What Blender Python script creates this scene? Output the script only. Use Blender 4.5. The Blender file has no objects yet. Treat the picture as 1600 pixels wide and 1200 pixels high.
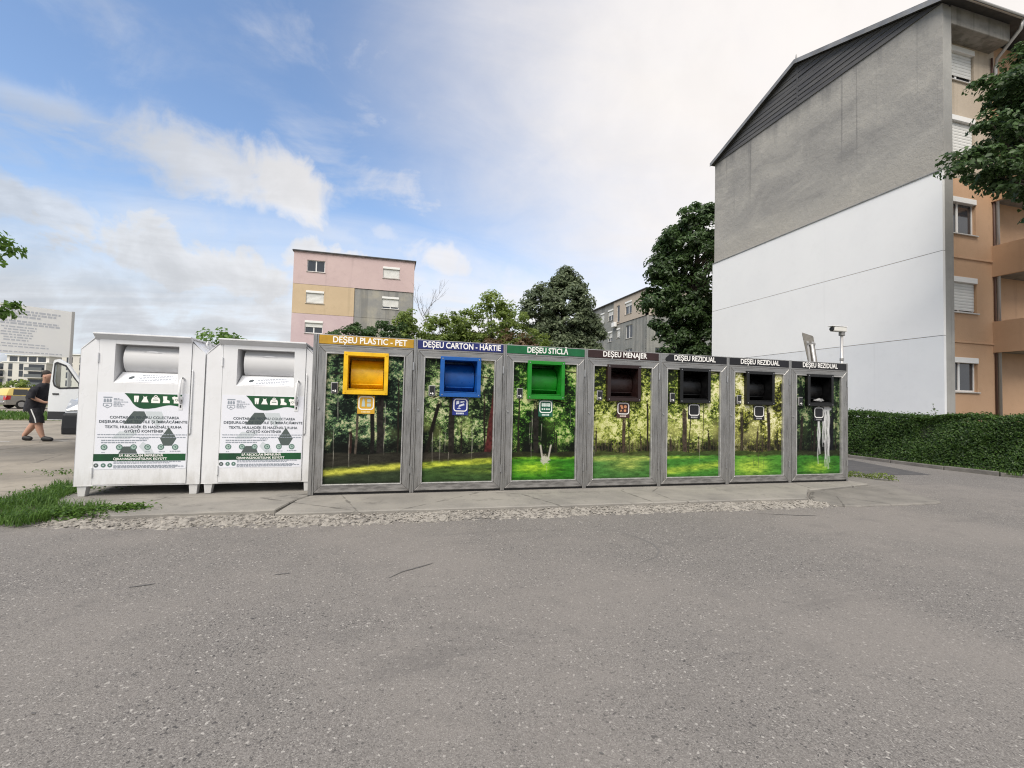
import bpy, bmesh, math, random
import numpy as np
from mathutils import Matrix, Vector

random.seed(7)
RNG = np.random.default_rng(11)
SC = bpy.context.scene
COL = SC.collection
R = math.radians
PI = math.pi

# ------------------------------------------------------------------ camera
cam_d = bpy.data.cameras.new('camera')
cam_d.sensor_fit = 'HORIZONTAL'
cam_d.sensor_width = 36.0
cam_d.lens = 725.63 / 1600 * 36.0
cam_d.clip_start = 0.05
cam_d.clip_end = 6000
cam = bpy.data.objects.new('camera', cam_d)
COL.objects.link(cam)
SC.camera = cam
yaw, pitch, roll = 0.2599, 0.037, 0.0241
fwd = Vector((math.sin(yaw) * math.cos(pitch), math.cos(yaw) * math.cos(pitch), math.sin(pitch)))
rt = Vector((math.cos(yaw), -math.sin(yaw), 0))
up = rt.cross(fwd)
r2 = rt * math.cos(roll) + up * math.sin(roll)
u2 = -rt * math.sin(roll) + up * math.cos(roll)
cam.matrix_world = Matrix(((r2.x, u2.x, -fwd.x, 0), (r2.y, u2.y, -fwd.y, 0), (r2.z, u2.z, -fwd.z, 1.4), (0, 0, 0, 1)))

# ------------------------------------------------------------------ view
SC.view_settings.view_transform = 'Standard'
SC.view_settings.look = 'None'
SC.view_settings.gamma = 1.0
SC.view_settings.use_curve_mapping = False
SC.view_settings.exposure = 1.5
SC.cycles.filter_width = 1.15
SC.cycles.denoising_prefilter = 'NONE'

# ------------------------------------------------------------------ sun and sky
SUN_AZ, SUN_EL = R(216), R(50)          # azimuth clockwise from +Y
sun_d = bpy.data.lights.new('sun', 'SUN')
sun_d.energy = 1.6
sun_d.angle = R(40)
sun_d.color = (1.0, 0.93, 0.83)
sun = bpy.data.objects.new('sun', sun_d)
COL.objects.link(sun)
sv = Vector((math.sin(SUN_AZ) * math.cos(SUN_EL), math.cos(SUN_AZ) * math.cos(SUN_EL), math.sin(SUN_EL)))
sun.rotation_euler = (-sv).to_track_quat('-Z', 'Y').to_euler()
sun.location = sv * 60

world = bpy.data.worlds.new('World')
SC.world = world
world.use_nodes = True
world.cycles.sampling_method = 'MANUAL'
world.cycles.sample_map_resolution = 256
WN, WL = world.node_tree.nodes, world.node_tree.links
WN.clear()


def wn(t, **k):
    n = WN.new(t)
    for a, b in k.items():
        setattr(n, a, b)
    return n


def wset(sock, v):
    if hasattr(v, 'is_output'):
        WL.new(v, sock)
    else:
        sock.default_value = v


def wm(op, a, b=0.0, c=0.0, clamp=False):
    n = wn('ShaderNodeMath', operation=op, use_clamp=clamp)
    wset(n.inputs[0], a)
    if len(n.inputs) > 1:
        wset(n.inputs[1], b)
    if len(n.inputs) > 2:
        wset(n.inputs[2], c)
    return n.outputs[0]


def wrange(v, a, b, c=0.0, d=1.0):
    n = wn('ShaderNodeMapRange', interpolation_type='SMOOTHERSTEP')
    wset(n.inputs[0], v)
    for i, q in enumerate((a, b, c, d)):
        n.inputs[i + 1].default_value = q
    return n.outputs[0]


def wnoise(vec, scale, detail=5.0, rough=0.55, dist=0.0):
    n = wn('ShaderNodeTexNoise')
    WL.new(vec, n.inputs['Vector'])
    n.inputs['Scale'].default_value = scale
    n.inputs['Detail'].default_value = detail
    n.inputs['Roughness'].default_value = rough
    n.inputs['Distortion'].default_value = dist
    return n.outputs[0]


sky = wn('ShaderNodeTexSky', sky_type='NISHITA')
sky.sun_disc = False
sky.sun_elevation = SUN_EL
sky.sun_rotation = SUN_AZ
sky.altitude = 100
sky.air_density = 1.0
sky.dust_density = 0.6
sky.ozone_density = 2.0
tc = wn('ShaderNodeTexCoord')
sep = wn('ShaderNodeSeparateXYZ')
WL.new(tc.outputs['Generated'], sep.inputs[0])
dx, dy, dz = sep.outputs
az = wm('ARCTAN2', dx, dy)
el = wm('ARCSINE', dz)
# a flat cloud layer seen in perspective
den = wm('ADD', wm('MAXIMUM', dz, 0.0), 0.22)
comb = wn('ShaderNodeCombineXYZ')
WL.new(wm('DIVIDE', dx, den), comb.inputs[0])
WL.new(wm('DIVIDE', dy, den), comb.inputs[1])
plane = comb.outputs[0]
fine = wnoise(plane, 3.2, 9, 0.62, 0.5)
broad = wnoise(plane, 0.9, 4, 0.5, 0.2)
mp = wn('ShaderNodeMapping')
mp.inputs['Rotation'].default_value = (0, 0, R(-35))
mp.inputs['Scale'].default_value = (0.55, 1.5, 1.0)
WL.new(plane, mp.inputs[0])
streak = wnoise(mp.outputs[0], 1.6, 7, 0.6, 0.8)
ca = wn('ShaderNodeCombineXYZ')
WL.new(az, ca.inputs[0])
WL.new(el, ca.inputs[1])
billow = wnoise(ca.outputs[0], 11.0, 8, 0.58, 0.35)


def blob(a0, e0, sa, se, rot, soft=0.55, rag=1.0, amp=1.0):
    """one cloud of the layer: an uneven patch centred on a direction"""
    a0, e0, sa, se, rot = R(a0), R(e0), R(sa), R(se), R(rot)
    da = wm('MULTIPLY', wm('SUBTRACT', az, a0), math.cos(e0))
    de = wm('SUBTRACT', el, e0)
    c, s = math.cos(rot), math.sin(rot)
    u = wm('DIVIDE', wm('ADD', wm('MULTIPLY', da, c), wm('MULTIPLY', de, s)), sa)
    v = wm('DIVIDE', wm('ADD', wm('MULTIPLY', da, -s), wm('MULTIPLY', de, c)), se)
    d = wm('SQRT', wm('ADD', wm('MULTIPLY', u, u), wm('MULTIPLY', v, v)))
    g = wm('ADD', wm('SUBTRACT', 1.0, d), wm('MULTIPLY', wm('SUBTRACT', billow, 0.5), rag * 1.7))
    return wm('MULTIPLY', wrange(g, 0.0, soft), amp)


def wmax(*a):
    r = a[0]
    for q in a[1:]:
        r = wm('MAXIMUM', r, q)
    return r


# a bright veil of thin high cloud over the right half of the view
dot = wn('ShaderNodeVectorMath', operation='DOT_PRODUCT')
WL.new(tc.outputs['Generated'], dot.inputs[0])
dot.inputs[1].default_value = Vector((math.sin(R(58)) * math.cos(R(34)), math.cos(R(58)) * math.cos(R(34)), math.sin(R(34))))
veil = wrange(wm('ADD', dot.outputs['Value'], wm('MULTIPLY', wm('SUBTRACT', wm('ADD', wm('MULTIPLY', streak, 0.6), wm('MULTIPLY', fine, 0.4)), 0.5), 0.30)), 0.50, 1.05)
low = wrange(wm('ADD', el, wm('MULTIPLY', wm('SUBTRACT', streak, 0.5), 0.26)), 0.43, 0.10)
low2 = wm('MULTIPLY', low, wrange(wm('ADD', wm('MULTIPLY', streak, 0.5), wm('MULTIPLY', billow, 0.5)), 0.30, 0.55, 0.62, 1.0))
wisp = wm('MULTIPLY', wrange(wm('ADD', wm('MULTIPLY', fine, 0.5), wm('MULTIPLY', streak, 0.5)), 0.47, 0.68), wrange(broad, 0.38, 0.60, 0.10, 0.75))
# broken bright cloud over the rest of the sky (behind and above the camera)
back = wm('MULTIPLY', wrange(wm('ADD', wm('MULTIPLY', dy, -1.0), wm('MULTIPLY', wm('SUBTRACT', broad, 0.5), 1.2)), -0.45, 0.15),
          wrange(fine, 0.30, 0.52))
heap = wmax(blob(-18.5, 22.2, 13.0, 4.6, -8, 0.8, 1.0, 0.90), blob(-11.8, 22.4, 6.8, 4.7, -16, 0.65, 0.95, 0.97),
            blob(-30.0, 23.4, 8.0, 2.0, 3, 1.2, 1.0, 0.62), blob(5.0, 16.6, 8.5, 4.2, -14, 1.1, 1.15, 0.85), blob(-1.0, 19.0, 3.5, 1.6, -10, 1.0, 1.2, 0.5),
            blob(-6.0, 18.0, 12.0, 3.0, -8, 1.2, 0.9, 0.5), blob(-20.0, 12.8, 18.0, 4.2, -4, 0.6, 1.3, 1.0), blob(-31.0, 15.5, 9.0, 3.0, -5, 0.7, 1.2, 0.85), blob(-6.0, 14.0, 11.0, 4.0, -8, 0.6, 1.2, 0.95), blob(12.0, 37.0, 9.0, 2.2, 35, 1.2, 1.6, 0.42), blob(4.0, 33.0, 6.0, 2.0, 60, 1.2, 1.6, 0.35), blob(9.5, 36.0, 1.1, 4.2, -14, 1.0, 0.7, 0.30),
            blob(3.5, 31.0, 2.2, 5.0, 12, 1.3, 0.8, 0.22))
cover = wm('MINIMUM', wmax(heap, low2, veil, wisp, back), 1.0)
# cloud brightness: brighter towards the middle of the veil, greyer in the thick low parts
glow = wrange(dot.outputs['Value'], 0.05, 0.90)
shade = wm('SUBTRACT', 1.0, wm('MULTIPLY', wrange(wm('ADD', wm('MULTIPLY', streak, 0.6), wm('MULTIPLY', billow, 0.4)), 0.36, 0.64), wm('SUBTRACT', 0.27, wm('MULTIPLY', glow, 0.22))))
cl = wn('ShaderNodeMix', data_type='RGBA')
WL.new(glow, cl.inputs[0])
cl.inputs[6].default_value = (0.278, 0.292, 0.314, 1)
cl.inputs[7].default_value = (0.362, 0.344, 0.332, 1)
cls = wn('ShaderNodeVectorMath', operation='SCALE')
WL.new(cl.outputs[2], cls.inputs[0])
WL.new(shade, cls.inputs[3])
bg1 = wn('ShaderNodeBackground')
WL.new(sky.outputs[0], bg1.inputs[0])
bg1.inputs[1].default_value = 0.078
bg2 = wn('ShaderNodeBackground')
WL.new(cls.outputs[0], bg2.inputs[0])
bg2.inputs[1].default_value = 1.0
mixs = wn('ShaderNodeMixShader')
WL.new(cover, mixs.inputs[0])
WL.new(bg1.outputs[0], mixs.inputs[1])
WL.new(bg2.outputs[0], mixs.inputs[2])
wo = wn('ShaderNodeOutputWorld')
WL.new(mixs.outputs[0], wo.inputs[0])


# ================================================================== helpers
class MB:
    """collects faces and builds one mesh object"""

    def __init__(self):
        self.v, self.f = [], []

    def add(self, verts, faces):
        o = len(self.v)
        self.v += [tuple(p) for p in verts]
        self.f += [tuple(i + o for i in q) for q in faces]
        return self

    def box(self, x0, x1, y0, y1, z0, z1):
        return self.add([(x0, y0, z0), (x1, y0, z0), (x1, y1, z0), (x0, y1, z0), (x0, y0, z1), (x1, y0, z1), (x1, y1, z1), (x0, y1, z1)],
                        [(0, 3, 2, 1), (4, 5, 6, 7), (0, 1, 5, 4), (1, 2, 6, 5), (2, 3, 7, 6), (3, 0, 4, 7)])

    def prism(self, pts, y0, y1):
        """outline in x,z (anticlockwise seen from -y) pulled from y0 to y1"""
        n = len(pts)
        vs = [(p[0], y0, p[1]) for p in pts] + [(p[0], y1, p[1]) for p in pts]
        fs = [tuple(range(n)), tuple(range(2 * n - 1, n - 1, -1))]
        fs += [(i, i + n, (i + 1) % n + n, (i + 1) % n) for i in range(n)]
        return self.add(vs, fs)

    def prismx(self, pts, x0, x1):
        """outline in y,z pulled along x"""
        n = len(pts)
        vs = [(x0, p[0], p[1]) for p in pts] + [(x1, p[0], p[1]) for p in pts]
        fs = [tuple(range(n - 1, -1, -1)), tuple(range(n, 2 * n))]
        fs += [(i, (i + 1) % n, (i + 1) % n + n, i + n) for i in range(n)]
        return self.add(vs, fs)

    def prismz(self, pts, z0, z1):
        n = len(pts)
        vs = [(p[0], p[1], z0) for p in pts] + [(p[0], p[1], z1) for p in pts]
        fs = [tuple(range(n - 1, -1, -1)), tuple(range(n, 2 * n))]
        fs += [(i, (i + 1) % n, (i + 1) % n + n, i + n) for i in range(n)]
        return self.add(vs, fs)

    def tube(self, pts, rad, n=8, cap=True):
        pts = [Vector(p) for p in pts]
        rad = rad if isinstance(rad, (list, tuple)) else [rad] * len(pts)
        vs, fs = [], []
        for i, p in enumerate(pts):
            d = (pts[min(i + 1, len(pts) - 1)] - pts[max(i - 1, 0)]).normalized()
            a = d.cross(Vector((0, 0, 1)) if abs(d.z) < 0.9 else Vector((1, 0, 0))).normalized()
            b = d.cross(a)
            for k in range(n):
                t = 2 * PI * k / n
                vs.append(p + (a * math.cos(t) + b * math.sin(t)) * rad[i])
        for i in range(len(pts) - 1):
            for k in range(n):
                fs.append((i * n + k, i * n + (k + 1) % n, (i + 1) * n + (k + 1) % n, (i + 1) * n + k))
        if cap:
            fs.append(tuple(range(n - 1, -1, -1)))
            fs.append(tuple(range((len(pts) - 1) * n, len(pts) * n)))
        return self.add(vs, fs)

    def flat(self, pts, y):
        """flat polygon in x,z facing -y"""
        return self.add([(p[0], y, p[1]) for p in pts], [tuple(range(len(pts)))])

    def disc(self, cx, cz, r, y, n=20, sx=1.0):
        return self.flat([(cx + sx * r * math.cos(2 * PI * k / n), cz + r * math.sin(2 * PI * k / n)) for k in range(n)], y)

    def ring(self, cx, cz, r0, r1, y, n=20):
        vs = []
        for k in range(n):
            t = 2 * PI * k / n
            vs += [(cx + r0 * math.cos(t), y, cz + r0 * math.sin(t)), (cx + r1 * math.cos(t), y, cz + r1 * math.sin(t))]
        return self.add(vs, [(2 * k, 2 * k + 1, (2 * k + 3) % (2 * n), (2 * k + 2) % (2 * n)) for k in range(n)])

    def build(self, name, mat, parent=None, bevel=0.0, smooth=False, seg=1, loc=None):
        me = bpy.data.meshes.new(name)
        me.from_pydata(self.v, [], self.f)
        bm = bmesh.new()
        bm.from_mesh(me)
        bmesh.ops.remove_doubles(bm, verts=bm.verts, dist=1e-5)
        if any(True for _ in bm.faces):
            closed = all(len(e.link_faces) == 2 for e in bm.edges)
            if closed:
                bmesh.ops.recalc_face_normals(bm, faces=bm.faces)
        if bevel > 0:
            es = [e for e in bm.edges if len(e.link_faces) == 2 and e.calc_face_angle(0) > 0.5]
            bmesh.ops.bevel(bm, geom=es, offset=bevel, segments=seg, affect='EDGES', clamp_overlap=True, profile=0.6)
        bm.to_mesh(me)
        bm.free()
        if smooth:
            me.polygons.foreach_set('use_smooth', [True] * len(me.polygons))
        me.materials.append(mat)
        o = bpy.data.objects.new(name, me)
        COL.objects.link(o)
        if parent:
            o.parent = parent
        if loc is not None:
            o.location = loc
        return o


def smooth_by_angle(o, ang=40):
    me = o.data
    me.polygons.foreach_set('use_smooth', [True] * len(me.polygons))
    bm = bmesh.new()
    bm.from_mesh(me)
    for e in bm.edges:
        if len(e.link_faces) == 2 and e.calc_face_angle(0) > R(ang):
            e.smooth = False
    bm.to_mesh(me)
    bm.free()
    return o


def tag(o, label=None, cat=None, group=None, kind=None):
    if label:
        o['label'] = label
    if cat:
        o['category'] = cat
    if group:
        o['group'] = group
    if kind:
        o['kind'] = kind
    return o


def empty(name, loc=(0, 0, 0), rz=0.0, **k):
    o = bpy.data.objects.new(name, None)
    COL.objects.link(o)
    o.location = loc
    o.rotation_euler = (0, 0, rz)
    o.empty_display_size = 0.2
    return tag(o, **k)


def clone(src, parent=None, loc=None, name=None):
    c = src.copy()
    COL.objects.link(c)
    if parent is not None:
        c.parent = parent
    if loc is not None:
        c.location = loc
    return c


def clone_tree(src, parent=None):
    c = clone(src, parent)
    for ch in list(src.children):
        clone_tree(ch, c)
    return c


def lettering(txt, size, mat, parent, x, y, z, name='lettering', bold=0.0, align='CENTER', sx=1.0, width=None, depth=0.0008):
    """flat print standing in the x,z plane facing -y"""
    cu = bpy.data.curves.new(name, 'FONT')
    cu.body = txt
    cu.size = size
    cu.align_x = align
    cu.align_y = 'CENTER'
    cu.offset = bold * size
    cu.extrude = depth
    cu.resolution_u = 3
    tmp = bpy.data.objects.new('tmp', cu)
    COL.objects.link(tmp)
    dg = bpy.context.evaluated_depsgraph_get()
    dg.update()
    me = bpy.data.meshes.new_from_object(tmp.evaluated_get(dg))
    bpy.data.objects.remove(tmp)
    bpy.data.curves.remove(cu)
    if width and len(me.vertices):
        xs = [v.co.x for v in me.vertices]
        sx = width / max(1e-6, (max(xs) - min(xs)))
    me.transform(Matrix(((sx, 0, 0, 0), (0, 0, -1, 0), (0, 1, 0, 0), (0, 0, 0, 1))))
    me.materials.clear()
    me.materials.append(mat)
    me.name = name
    o = bpy.data.objects.new(name, me)
    COL.objects.link(o)
    o.parent = parent
    o.location = (x, y, z)
    return o


# ------------------------------------------------------------------ materials
def mat(name, col, rough=0.6, metal=0.0, spec=0.5):
    m = bpy.data.materials.new(name)
    m.use_nodes = True
    b = m.node_tree.nodes['Principled BSDF']
    b.inputs['Base Color'].default_value = (*col, 1)
    b.inputs['Roughness'].default_value = rough
    b.inputs['Metallic'].default_value = metal
    b.inputs['Specular IOR Level'].default_value = spec
    return m


class NT:
    def __init__(self, m):
        self.m, self.t = m, m.node_tree
        self.b = self.t.nodes['Principled BSDF']

    def n(self, t, **k):
        q = self.t.nodes.new(t)
        for a, b in k.items():
            setattr(q, a, b)
        return q

    def put(self, sock, v):
        if hasattr(v, 'is_output'):
            self.t.links.new(v, sock)
        else:
            sock.default_value = v

    def co(self, kind='Object', scale=(1, 1, 1), rot=(0, 0, 0)):
        if kind == 'World':
            o = self.n('ShaderNodeNewGeometry').outputs['Position']
        else:
            o = self.n('ShaderNodeTexCoord').outputs[kind]
        mp_ = self.n('ShaderNodeMapping')
        mp_.inputs['Scale'].default_value = scale
        mp_.inputs['Rotation'].default_value = rot
        self.t.links.new(o, mp_.inputs[0])
        return mp_.outputs[0]

    def noise(self, vec, scale, detail=4, rough=0.55, dist=0.0):
        q = self.n('ShaderNodeTexNoise')
        self.t.links.new(vec, q.inputs['Vector'])
        q.inputs['Scale'].default_value = scale
        q.inputs['Detail'].default_value = detail
        q.inputs['Roughness'].default_value = rough
        q.inputs['Distortion'].default_value = dist
        return q.outputs[0]

    def voro(self, vec, scale, out='Color', feature='F1', rand=1.0):
        q = self.n('ShaderNodeTexVoronoi', feature=feature)
        self.t.links.new(vec, q.inputs['Vector'])
        q.inputs['Scale'].default_value = scale
        q.inputs['Randomness'].default_value = rand
        return q.outputs[out]

    def ramp(self, v, a, b, c=0.0, d=1.0):
        q = self.n('ShaderNodeMapRange', interpolation_type='SMOOTHSTEP')
        self.put(q.inputs[0], v)
        for i, k in enumerate((a, b, c, d)):
            q.inputs[i + 1].default_value = k
        return q.outputs[0]

    def math(self, op, a, b=0.0):
        q = self.n('ShaderNodeMath', operation=op)
        self.put(q.inputs[0], a)
        self.put(q.inputs[1], b)
        return q.outputs[0]

    def mix(self, f, a, b, mode='MIX'):
        q = self.n('ShaderNodeMix', data_type='RGBA', blend_type=mode)
        self.put(q.inputs[0], f)
        self.put(q.inputs[6], a if hasattr(a, 'is_output') else (*a, 1))
        self.put(q.inputs[7], b if hasattr(b, 'is_output') else (*b, 1))
        return q.outputs[2]

    def color(self, v):
        self.put(self.b.inputs['Base Color'], v)
        return self

    def rough(self, v):
        self.put(self.b.inputs['Roughness'], v)
        return self

    def bump(self, h, strength=0.3, dist=0.01):
        q = self.n('ShaderNodeBump')
        q.inputs['Strength'].default_value = strength
        q.inputs['Distance'].default_value = dist
        self.put(q.inputs['Height'], h)
        self.t.links.new(q.outputs[0], self.b.inputs['Normal'])
        return self


def worn(name, c1, c2, scale=3.0, rough=0.6, metal=0.0, stretch=(1, 1, 1), amt=(0.35, 0.7), bump=0.0, bscale=60, detail=6, spec=0.4, kind='Object'):
    m = mat(name, c1, rough, metal, spec)
    t = NT(m)
    v = t.co(kind, stretch)
    n1 = t.noise(v, scale, detail, 0.62)
    t.color(t.mix(t.ramp(n1, *amt), c1, c2))
    t.rough(t.ramp(t.noise(v, scale * 2.3, 4), 0.3, 0.7, max(0.05, rough - 0.12), min(1, rough + 0.1)))
    if bump:
        t.bump(t.noise(t.co(kind), bscale, 5, 0.6), bump, 0.01)
    return m


def srgb(r, g, b):
    f = lambda c: (c / 255 / 12.92) if c / 255 <= 0.04045 else ((c / 255 + 0.055) / 1.055) ** 2.4
    return (f(r), f(g), f(b))


# ================================================================== materials of the place
def asphalt_mat():
    m = mat('asphalt', (0.13, 0.125, 0.12), 0.9, 0, 0.25)
    t = NT(m)
    w = t.co('World')
    cell = t.voro(w, 190.0, 'Color')
    cellb = t.voro(w, 95.0, 'Color')
    big = t.noise(w, 0.35, 5, 0.6)
    mid = t.noise(w, 2.3, 6, 0.6)
    sp = t.n('ShaderNodeSeparateColor')
    t.t.links.new(cell, sp.inputs[0])
    sp2 = t.n('ShaderNodeSeparateColor')
    t.t.links.new(cellb, sp2.inputs[0])
    base = t.mix(t.ramp(sp.outputs[0], 0.05, 0.98), (0.125, 0.117, 0.110), (0.205, 0.192, 0.180))
    base = t.mix(t.ramp(sp.outputs[1], 0.88, 0.96), base, (0.27, 0.257, 0.24))
    base = t.mix(t.ramp(sp.outputs[2], 0.90, 0.97), base, (0.085, 0.08, 0.077))
    base = t.mix(t.ramp(sp2.outputs[1], 0.978, 0.985), base, (0.36, 0.342, 0.318))
    base = t.mix(t.ramp(sp2.outputs[0], 0.97, 0.98), base, (0.06, 0.058, 0.058))
    base = t.mix(t.ramp(big, 0.38, 0.62, 0.0, 0.55), base, (0.225, 0.207, 0.19))
    base = t.mix(t.ramp(mid, 0.52, 0.78, 0.0, 0.35), base, (0.105, 0.10, 0.097))
    arcs = t.noise(t.co('World', (0.35, 1.3, 1), (0, 0, 0.5)), 1.1, 6, 0.7, 0.6)
    base = t.mix(t.ramp(arcs, 0.56, 0.70, 0.0, 0.38), base, (0.095, 0.09, 0.088))
    spots = t.noise(w, 5.5, 3, 0.5)
    base = t.mix(t.ramp(spots, 0.68, 0.76, 0.0, 0.5), base, (0.09, 0.086, 0.083))
    t.color(base)
    hgt = t.math('ADD', t.math('MULTIPLY', t.voro(w, 190.0, 'Distance'), -1.0), t.math('MULTIPLY', t.noise(w, 160, 3), 0.5))
    t.bump(hgt, 0.4, 0.005)
    return m


def concrete_mat(name, c1, c2, stain, scale=1.2):
    m = mat(name, c1, 0.88, 0, 0.2)
    t = NT(m)
    w = t.co('World')
    n1 = t.noise(w, scale, 7, 0.62)
    n2 = t.noise(w, scale * 4.2, 6, 0.65, 0.4)
    grain = t.noise(w, 130, 3, 0.7)
    c = t.mix(t.ramp(n1, 0.35, 0.68), c1, c2)
    c = t.mix(t.ramp(n2, 0.54, 0.74, 0, 0.6), c, stain)
    c = t.mix(t.ramp(grain, 0.55, 0.78, 0, 0.35), c, tuple(k * 0.45 for k in c1))
    c = t.mix(t.ramp(t.noise(w, 95, 2), 0.66, 0.76, 0, 0.5), c, tuple(min(0.6, k * 1.7) for k in c1))
    crack = t.voro(t.co('World', (1, 1, 1)), 0.55, 'Distance', 'DISTANCE_TO_EDGE')
    wob = t.math('ADD', crack, t.math('MULTIPLY', t.math('SUBTRACT', t.noise(w, 6, 5), 0.5), 0.035))
    c = t.mix(t.ramp(wob, 0.0, 0.006, 0.55, 0.0), c, (0.05, 0.047, 0.042))
    t.color(c)
    t.bump(t.math('ADD', n2, t.math('MULTIPLY', grain, 0.35)), 0.45, 0.008)
    return m


M = {}
M['asphalt'] = asphalt_mat()
M['slab'] = concrete_mat('slab_concrete', (0.27, 0.255, 0.23), (0.20, 0.19, 0.175), (0.12, 0.113, 0.105))
M['skim'] = concrete_mat('skim_concrete', (0.21, 0.198, 0.18), (0.155, 0.147, 0.135), (0.10, 0.095, 0.09), 1.7)
M['yard'] = concrete_mat('yard_concrete', (0.30, 0.268, 0.222), (0.20, 0.18, 0.152), (0.135, 0.12, 0.10), 0.7)
M['rubble'] = worn('rubble', (0.30, 0.28, 0.25), (0.12, 0.11, 0.10), 14.0, 0.95, bump=0.6, bscale=45, amt=(0.45, 0.66))
M['stone'] = worn('stone', (0.34, 0.315, 0.28), (0.19, 0.178, 0.16), 2.2, 0.92, bump=0.4, bscale=40, kind='World')
M['soil'] = worn('soil', (0.085, 0.07, 0.052), (0.14, 0.12, 0.09), 3.0, 0.97, bump=0.8, bscale=18, kind='World')
M['field'] = worn('field', (0.12, 0.14, 0.05), (0.19, 0.17, 0.11), 0.25, 0.97, bump=0.6, bscale=6, kind='World')
M['tar'] = mat('tar', (0.10, 0.096, 0.093), 0.9)
M['patch'] = worn('patch_asphalt', (0.072, 0.07, 0.072), (0.095, 0.092, 0.092), 5.0, 0.9, bump=0.5, bscale=150, kind='World')
M['linepaint'] = worn('line_paint', (0.62, 0.60, 0.56), (0.28, 0.26, 0.23), 5.0, 0.8, kind='World')
M['kerb'] = worn('kerb_concrete', (0.17, 0.158, 0.145), (0.10, 0.093, 0.086), 3.0, 0.92, bump=0.5, bscale=70, kind='World')


def leaf_mat(name, dark, light, trans=0.35, rough=0.45, spec=0.35):
    m = bpy.data.materials.new(name)
    m.use_nodes = True
    t = NT(m)
    at = t.n('ShaderNodeAttribute')
    at.attribute_name = 'tint'
    col = t.mix(at.outputs['Fac'], dark, light)
    t.color(col)
    t.b.inputs['Roughness'].default_value = rough
    t.b.inputs['Specular IOR Level'].default_value = spec
    tr = t.n('ShaderNodeBsdfTranslucent')
    t.put(tr.inputs[0], t.mix(0.5, col, tuple(min(1, k * 1.8) for k in light)))
    ms = t.n('ShaderNodeMixShader')
    ms.inputs[0].default_value = trans
    out = t.t.nodes['Material Output']
    t.t.links.new(t.b.outputs[0], ms.inputs[1])
    t.t.links.new(tr.outputs[0], ms.inputs[2])
    t.t.links.new(ms.outputs[0], out.inputs[0])
    return m


M['bark'] = worn('bark', (0.075, 0.062, 0.048), (0.03, 0.026, 0.021), 6, 0.95, stretch=(1, 1, 0.25), bump=0.8, bscale=25)
M['twig'] = mat('twig', (0.10, 0.085, 0.07), 0.9)
M['leaf_dark'] = leaf_mat('leaf_dark', (0.022, 0.042, 0.016), (0.08, 0.14, 0.045), 0.3)
M['leaf_mid'] = leaf_mat('leaf_mid', (0.06, 0.10, 0.022), (0.26, 0.33, 0.085), 0.45)
M['leaf_grey'] = leaf_mat('leaf_grey', (0.045, 0.07, 0.036), (0.20, 0.24, 0.14), 0.35)
M['leaf_red'] = leaf_mat('leaf_red', (0.07, 0.045, 0.025), (0.17, 0.115, 0.06), 0.35)
M['leaf_fresh'] = leaf_mat('leaf_fresh', (0.045, 0.10, 0.018), (0.15, 0.26, 0.05), 0.4)
M['leaf_hedge'] = leaf_mat('leaf_hedge', (0.017, 0.043, 0.010), (0.085, 0.155, 0.03), 0.3)
M['blade'] = leaf_mat('blade', (0.03, 0.075, 0.012), (0.11, 0.20, 0.035), 0.35, 0.6)
M['hedge_core'] = mat('hedge_core', (0.02, 0.03, 0.012), 1.0)


# ================================================================== ground
def sheet(name, pts, z, m, parent=None, kind='structure', thick=0.0):
    b = MB()
    if thick:
        b.prismz(pts, z - thick, z)
    else:
        b.add([(p[0], p[1], z) for p in pts], [tuple(range(len(pts)))])
    o = b.build(name, m, parent)
    if not parent:
        o['kind'] = kind
    return o


sheet('ground', [(-2500, -2500), (2500, -2500), (2500, 2500), (-2500, 2500)], -0.012, M['field'])
road = sheet('road', [(-60, -40), (70, -40), (70, 5.6), (40, 6.0), (26, 7.0), (13.6, 6.4), (13.1, 7.2), (12.95, 8.2), (12.95, 60), (8.7, 60), (8.7, 8.4), (-4.0, 8.4), (-4.4, 6.9), (-60, 6.6)], 0.0, M['asphalt'])
tag(road, 'worn grey asphalt road with pale aggregate', None, None, 'structure')
sheet('asphalt_patch', [(12.4, 10.0), (11.6, 7.55), (10.6, 7.65), (9.7, 7.95), (9.2, 9.2), (9.6, 11.0)], 0.004, M['patch'], road)


def strip(name, pts, w, z, m, parent):
    b = MB()
    vs = []
    for i, p in enumerate(pts):
        a = Vector(pts[max(i - 1, 0)])
        c = Vector(pts[min(i + 1, len(pts) - 1)])
        d = (c - a).normalized()
        n = Vector((-d.y, d.x))
        k = w * (0.45 + 0.75 * random.random()) * (0.3 if i in (0, len(pts) - 1) else 1)
        vs += [(p[0] + n.x * k, p[1] + n.y * k, z), (p[0] - n.x * k, p[1] - n.y * k, z)]
    b.add(vs, [(2 * i + 1, 2 * i + 3, 2 * i + 2, 2 * i) for i in range(len(pts) - 1)])
    return b.build(name, m, parent)


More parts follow.
